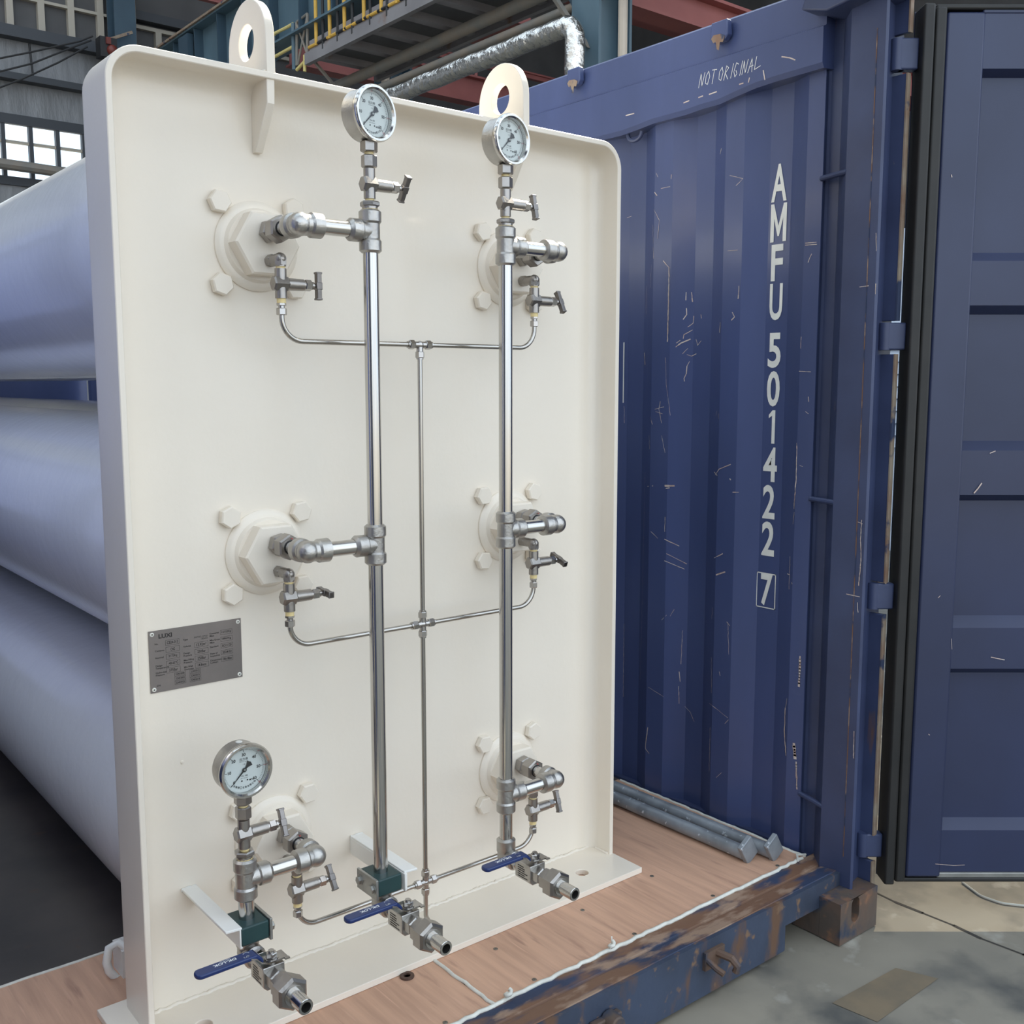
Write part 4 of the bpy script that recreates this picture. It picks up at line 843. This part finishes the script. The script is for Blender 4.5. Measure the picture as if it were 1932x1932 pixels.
# ------------------------------------------------------------------ pressure gauges
def gauge(lab, loc, rotz):
    t = thing('pressure_gauge', lab, 'gauge', loc, rotz, 'liquid-filled pressure gauges'); zc = .068; o = Vector((0, 0, zc))
    B().hexp((0, .0, .0), (0, .0, .02), .0165, up=(1, .45, 0)).obj('hex_stem', 'valve', t)
    B().lathe([(1e-6, .026), (.044, .026), (.0475, .022), (.0475, -.016), (.0475, -.018)], o, (0, 1, 0), 64, cap=False).obj('case', 'cast', t, sharp=.4)
    B().lathe([(.0475, -.012), (.0505, -.012), (.0518, -.015), (.0518, -.020), (.0495, -.0235), (.0455, -.0235), (.0425, -.020), (.0425, -.011)], o, (0, 1, 0), 64, cap=False).obj('bezel', 'steel', t, sharp=.6)
    d = B().lathe([(1e-6, -.0095), (.0445, -.0095), (.0445, -.008)], o, (0, 1, 0), 64).obj('dial', 'dial', t)
    B().lathe([(.0427, -.0195), (.0427, -.0097)], o, (0, 1, 0), 64, cap=False).obj('seal', 'gasket', t, fix=False)
    y = -.0099; F = lambda r, a: Vector((r*math.cos(a), y, zc+r*math.sin(a)))
    b = B()
    for k in range(61):
        a = math.radians(225-270*k/60); r0 = .0355 if k % 10 == 0 else .0368
        stroke(b, [F(r0-(.002 if k % 10 == 0 else 0), a), F(.0385, a)], .0010 if k % 10 == 0 else .0006, (0, -1, 0))
    R_, U_ = (1, 0, 0), (0, 0, 1)
    for k in range(7):
        a = math.radians(225-45*k); p = F(.0285, a); text(b, str(k*10), p, R_, U_, size=.0078, center=True, bold=.03)
    text(b, '压力表', (0, y, zc+.0200), R_, U_, fit=(.017, .005), center=True, bold=.008); text(b, 'Pressure gauge', (0, y, zc+.0155), R_, U_, fit=(.017, .0022), center=True)
    text(b, '1.6', (0, y, zc+.0105), R_, U_, size=.004, center=True); text(b, 'YN-100', (0, y, zc-.0115), R_, U_, size=.0042, center=True); text(b, 'GB/T 1226-2017', (0, y, zc-.0158), R_, U_, fit=(.015, .0015), center=True)
    text(b, 'MPa', (.0135, y, zc-.0215), R_, U_, size=.0048, center=True, bold=.01)
    for x in (-.005, .006): b.lathe([(1e-6, 0), (.0015, .0001)], (x, y, zc-.0205), (0, -1, 0), 10)
    cs_ = '安徽精工仪表有限公司'
    for i, ch in enumerate(cs_):
        a = math.radians(-90+(i-4.5)*8.2); p = F(.0335, a); u = Vector((-math.cos(a), 0, -math.sin(a))); r = Vector((-math.sin(a), 0, math.cos(a)))
        text(b, ch, p, r, u, fit=(.0040, .0042), center=True, bold=.012)
    b.obj('dial_print', 'black', d, fix=False)
    b = B()
    for k in range(7):
        if k in (0,): continue
        a = math.radians(225-45*k); text(b, str(k*100), F(.0412, a), R_, U_, size=.0034, center=True)
    b.obj('red_print', 'redp', d, fix=False)
    a = math.radians(225); dr = Vector((math.cos(a), 0, math.sin(a))); sd = Vector((-math.sin(a), 0, math.cos(a))); c = Vector((0, -.0112, zc))
    b = B(); b.extr([(.037, .0002), (.004, .0016), (-.004, .0018), (-.008, .0026), (-.0155, .0068), (-.0180, 0), (-.0155, -.0068), (-.008, -.0026), (-.004, -.0018), (.004, -.0016), (.037, -.0002)], (0, -.0004, 0), c, dr, sd)
    b.lathe([(.0042, 0), (.0042, .0012), (.003, .0016), (1e-6, .0016)], c, (0, -1, 0), 16); nd = b.obj('needle', 'black', t, fix=True)
    B().lathe([(.002, .0016), (.0018, .0024), (1e-6, .0026)], c, (0, -1, 0), 12).obj('needle_pin', 'zinc', nd)
    B().lathe([(1e-6, -.0205), (.0428, -.0205)], o, (0, 1, 0), 48, cap=False).obj('glass', 'glass', t, fix=False)
    B().lathe([(.0062, 0), (.0062, .0012), (.0045, .0024), (1e-6, .0026)], (0, .008, zc+.0472), (0, 0, 1), 16).obj('vent_plug', 'letter', t)
    return t
gauge('round silver pressure gauge on top of the left tall riser', (XL, YM, gz[0]), math.radians(12))
gauge('round silver pressure gauge on top of the right tall riser, below the right lug', (XRt, YM, gz[1]), math.radians(7))
gauge('round silver pressure gauge on the short riser at bottom left', (XSh, YM, gz[2]), math.radians(1))

# ------------------------------------------------------------------ thin instrument tubing
YT = -.1; TZ = [1.319, .726, .141]; rt = .0052
tub = thing('instrument_tubing', 'thin bent stainless tubing with compression crosses linking the small needle valves', 'tubing', (0, YT, .1))
for k, z in enumerate(TZ):
    for s in (-1, 1):
        B().tube(bend([(s*PX, YT, ROWS[k]-.078-.052), (s*PX, YT, z), (s*.012, YT, z)], .043, 10), rt, 12).obj('tube', 'tubing', tub, True)
for z0, z1 in ((TZ[0], TZ[1]), (TZ[1], TZ[2])): B().cyl((0, YT, z0-.012), (0, YT, z1+.012), rt, n=12).obj('tube', 'tubing', tub, True)
B().tube(bend([(0, YT, TZ[2]-.012), (0, YT, .06), (.02, YT, .022)], .02, 5)+[Vector((.03, YT, .016))], rt, 12).obj('tube', 'tubing', tub, True)
for k, z in enumerate(TZ):
    dirs = [(-1, 0, 0), (1, 0, 0), (0, 0, -1)]+([(0, 0, 1)] if k else [])
    b = B().ball((0, YT, z), .0085, 14)
    for d in dirs: b.cyl((0, YT, z), Vector((0, YT, z))+Vector(d)*.018, .0072, n=14)
    f = b.obj('cross_fitting' if k else 'tee_fitting', 'fit', tub, True)
    for d in dirs:
        d = Vector(d); c = Vector((0, YT, z)); B().hexp(c+d*.014, c+d*.027, .0098).cyl(c+d*.027, c+d*.030, .0075, n=12).obj('compression_nut', 'fit', f, True)

# ------------------------------------------------------------------ pipe clamps
def clamp(lab, X, side):
    t = thing('pipe_clamp', lab, 'clamp', (X, YM, .213), 0, 'green pipe clamps')
    B().box(-.028, .028, -.036, .036, 0, .036).obj('block', 'green', t, bevel=.003)
    x0, x1 = (-.034, -.0285) if side < 0 else (.0285, .034)
    p = B().box(x0, x1, -.038, .038, -.004, .038).obj('side_plate', 'zinc', t, bevel=.001)
    for y in (-.025, .025):
        e = x0 if side < 0 else x1; B().hexp((e, y, .017), (e+side*.007, y, .017), .0085).cyl((e, y, .017), (e+side*.0015, y, .017), .0105).obj('bolt', 'zinc', p)
clamp('dark green plastic clamp around the foot of the left tall riser', XL, -1)
clamp('dark green plastic clamp around the short riser at bottom left', XSh, 1)

# ------------------------------------------------------------------ ball valves
def ball_valve(lab, X):
    t = thing('ball_valve', lab, 'valve', (X, YM, .182), 0, 'ball valves with blue levers'); b = B()
    b.hexp((0, -.034, 0), (0, -.050, 0), .0175, up=(1, 0, 0)).cyl((0, -.048, 0), (0, -.058, 0), .0135).obj('inlet_nipple', 'fit', t); B().cyl((0, -.0495, 0), (0, -.0525, 0), .0142).obj('sealing_tape', 'tape', t)
    bd = B().extr([(-.021, -.016), (-.014, -.023), (.021, -.023), (.021, .021), (-.021, .021)], (0, -.052, 0), (0, -.058, 0), (1, 0, 0), (0, 0, 1)).obj('valve_body', 'cast', t, bevel=.0015)
    B().hexp((0, -.108, 0), (0, -.130, 0), .0190, up=(0, 0, 1)).obj('body_end', 'cast', t)
    B().cyl((0, -.128, 0), (0, -.136, 0), .0150).obj('union_tail', 'fit', t); B().cyl((0, -.132, 0), (0, -.1345, 0), .0158).obj('sealing_tape', 'tape', t)
    B().hexp((0, -.135, 0), (0, -.152, 0), .0235, up=(0, 0, 1), ch=.1).obj('union_half', 'valve', t)
    B().hexp((0, -.152, 0), (0, -.186, 0), .0310, up=(0, 0, 1), ch=.16).obj('union_nut', 'valve', t)
    B().lathe([(.0185, -.186), (.018, -.1885), (.0138, -.1885), (.0138, -.229), (.0130, -.230), (.0092, -.230), (.0092, -.20), (1e-6, -.20)], (0, 0, 0), (0, 1, 0), 32).obj('pipe_stub', 'steel', t)
    B().lathe([(.0091, -.2295), (.0091, -.199), (1e-6, -.199)], (0, 0, 0), (0, 1, 0), 24, cap=False).obj('bore', 'bore', t, fix=False)
    b = B()
    for i in range(6):
        z = .012-i*.0048; u = .010
        while u < .042:
            l = random.Random(i*31+int(u*999)).uniform(.002, .006)
            if not (i in (0, 1, 2, 4) and u > .03 and i != 3): stroke(b, [Vector((-.0213, -.058-u, z)), Vector((-.0213, -.058-u-l, z))], .0022, (-1, 0, 0))
            u += l+.0018
    b.obj('etched_marking', 'ink', bd, fix=False)
    ys = -.100
    B().cyl((0, ys, .02), (0, ys, .034), .0085, n=16).obj('stem', 'fit', t); B().cyl((0, ys, .0305), (0, ys, .033), .0125).hexp((0, ys, .033), (0, ys, .042), .0105, up=(1, .3, 0)).cyl((0, ys, .042), (0, ys, .046), .0055, n=12).obj('stem_nut', 'fit', t)
    # steel lever strap: flat under the nut, rising to the vinyl grip
    pr_ = [(.026, .0285), (-.012, .0285), (-.024, .034), (-.034, .0445), (-.044, .048)]
    b = B()
    for (x0, z0), (x1, z1) in zip(pr_[:-1], pr_[1:]): b.add([(x, ys+yy, z+dz_) for x, z in ((x0, z0), (x1, z1)) for yy in (-.0135, .0135) for dz_ in (0, .003)], [(0, 1, 3, 2), (4, 6, 7, 5), (0, 4, 5, 1), (2, 3, 7, 6), (0, 2, 6, 4), (1, 5, 7, 3)])
    b.box(.0185, .0275, ys-.019, ys-.0136, .0287, .0313)
    lv = b.obj('lever_strap', 'fit', t)
    x0, x1, hw_, zt1, zt0 = -.030, -.142, .0125, .0535, .0450
    poly = [(x0, -hw_), (x0, hw_)]+[(x1+hw_*.75+hw_*.75*math.cos(a), hw_*math.sin(a)) for a in [PI/2+PI*k/8 for k in range(9)]]
    b = B().extr(poly, (0, 0, zt1-zt0), (0, ys, zt0)); b.add([(x, ys+yy, z) for x, z in ((-.031, zt1), (-.022, .044), (-.019, .036), (-.024, .034), (-.028, .041), (-.034, zt0)) for yy in (-hw_, hw_)], [(0, 2, 3, 1), (2, 4, 5, 3), (4, 6, 7, 5), (6, 8, 9, 7), (8, 10, 11, 9), (0, 10, 8, 2), (1, 3, 9, 11), (2, 8, 6, 4), (3, 5, 7, 9)])
    gr = b.obj('lever_grip', 'lever', t, bevel=.0025)
    b = B(); zp_1 = zt1+.0003
    text(b, 'DK-LOK', (-.066, ys+.0045, zp_1), (-1, 0, 0), (0, -1, 0), fit=(.042, .0072), bold=.03); text(b, 'V82A-D-IC', (-.074, ys+.0085, zp_1), (-1, 0, 0), (0, -1, 0), fit=(.020, .0026), bold=.01)
    for c_, r_, a0_, a1_ in (((-.046, ys+.002), .0058, 0.4, 2.6), ((-.047, ys-.006), .0022, 0, 5), ((-.052, ys-.006), .0022, 2, 6)):
        stroke(b, [Vector((c_[0]+r_*math.cos(a0_+(a1_-a0_)*k/8), c_[1]+r_*math.sin(a0_+(a1_-a0_)*k/8), zp_1)) for k in range(9)], .0011, (0, 0, 1))
    b.obj('lever_print', 'print', gr, fix=False)
    return t
ball_valve('ball valve with blue lever at the foot of the left tall riser', XL)
ball_valve('ball valve with blue lever at the foot of the right tall riser', XRt)
ball_valve('ball valve with blue lever under the short riser at bottom left', XSh)

# ------------------------------------------------------------------ nameplate
np_ = thing('nameplate', 'grey etched metal nameplate riveted to the white panel at lower left', 'sign', (-.555, -.0005, .655)); NW, NH = .185, .12
pb = B().box(0, NW, -.0015, 0, 0, NH).obj('plate', 'plate', np_)
for x in (.0065, NW-.0065):
    for z in (.0065, NH-.0065):
        B().lathe([(.0042, 0), (.0038, .0014), (.0022, .0022), (.0014, .0012), (1e-6, .0012)], (x, -.0015, z), (0, -1, 0), 14).obj('rivet', 'letter', np_)
        B().lathe([(.0014, 0), (1e-6, .0001)], (x, -.0030, z), (0, -1, 0), 8).obj('rivet_hole', 'bore', np_, fix=False)
b = B(); y = -.0018; R_, U_ = (1, 0, 0), (0, 0, 1)
text(b, 'LUXI', (.019, y, .104), R_, U_, fit=(.026, .0085), bold=.035)
def cell(x, z, w, h, s_):
    for p, q in (((x, z), (x+w, z)), ((x+w, z), (x+w, z+h)), ((x+w, z+h), (x, z+h)), ((x, z+h), (x, z))): stroke(b, [Vector((p[0], y, p[1])), Vector((q[0], y, q[1]))], .0004, (0, -1, 0))
    text(b, s_, (x+w/2, y, z+h/2), R_, U_, fit=(min(w*.8, .0028*len(s_)), h*.55), center=True, bold=.01)
def lab_(x, z, s_): text(b, s_, (x, y, z), R_, U_, size=.0048, bold=.012)
for i, (l, v) in enumerate((('No.', 'CB24-013'), ('Contents', 'CNG'), ('Nominal', '3172Kg'), ('Design\nTemperature', '-40-65℃'), ('Hydro-test\nPressure', '375Bar'))): cell(.032, .0885-i*.0135, .0265, .010, v); lab_(.011, .0925-i*.0135-(.002 if i > 2 else 0), l)
for i, (l, v) in enumerate((('Type', ''), ('Volume', '13.92m³'), ('Design\nPressure', '250Bar'), ('Max.Filling\nPressure', '250Bar'), ('Min.Wall\nThickness', '14.8mm'))):
    lab_(.066, .0925-i*.0135, l)
    if v: cell(.0885, .0885-i*.0135, .027, .010, v)
text(b, 'SGSTUC-13.9/25', (.088, y, .094), R_, U_, fit=(.027, .003)); text(b, 'CB24-013', (.102, y, .0895), R_, U_, fit=(.013, .003))
for i, (l, v) in enumerate((('Container\nMass', '15722Kg'), ('Max.Gross\nMass', '18867Kg'), ('Standard', 'ISO11120'), ('Date of\nInspection', '2024/02'), ('Dimensions\nLxWxH', '5780x1180mm'))): lab_(.1195, .0965-i*.0135, l); cell(.142, .0925-i*.0135, .024, .009, v)
for i in range(3):
    for j in range(2): cell(.047+j*.030, .026-i*.0085, .0215, .0068, ('S2403008', 'S2403013', 'S2403004', 'S2403015', 'S2403020', 'S2403018')[i*2+j])
lab_(.012, .0115, 'S/N')
b.obj('nameplate_text', 'ink', pb, fix=False)
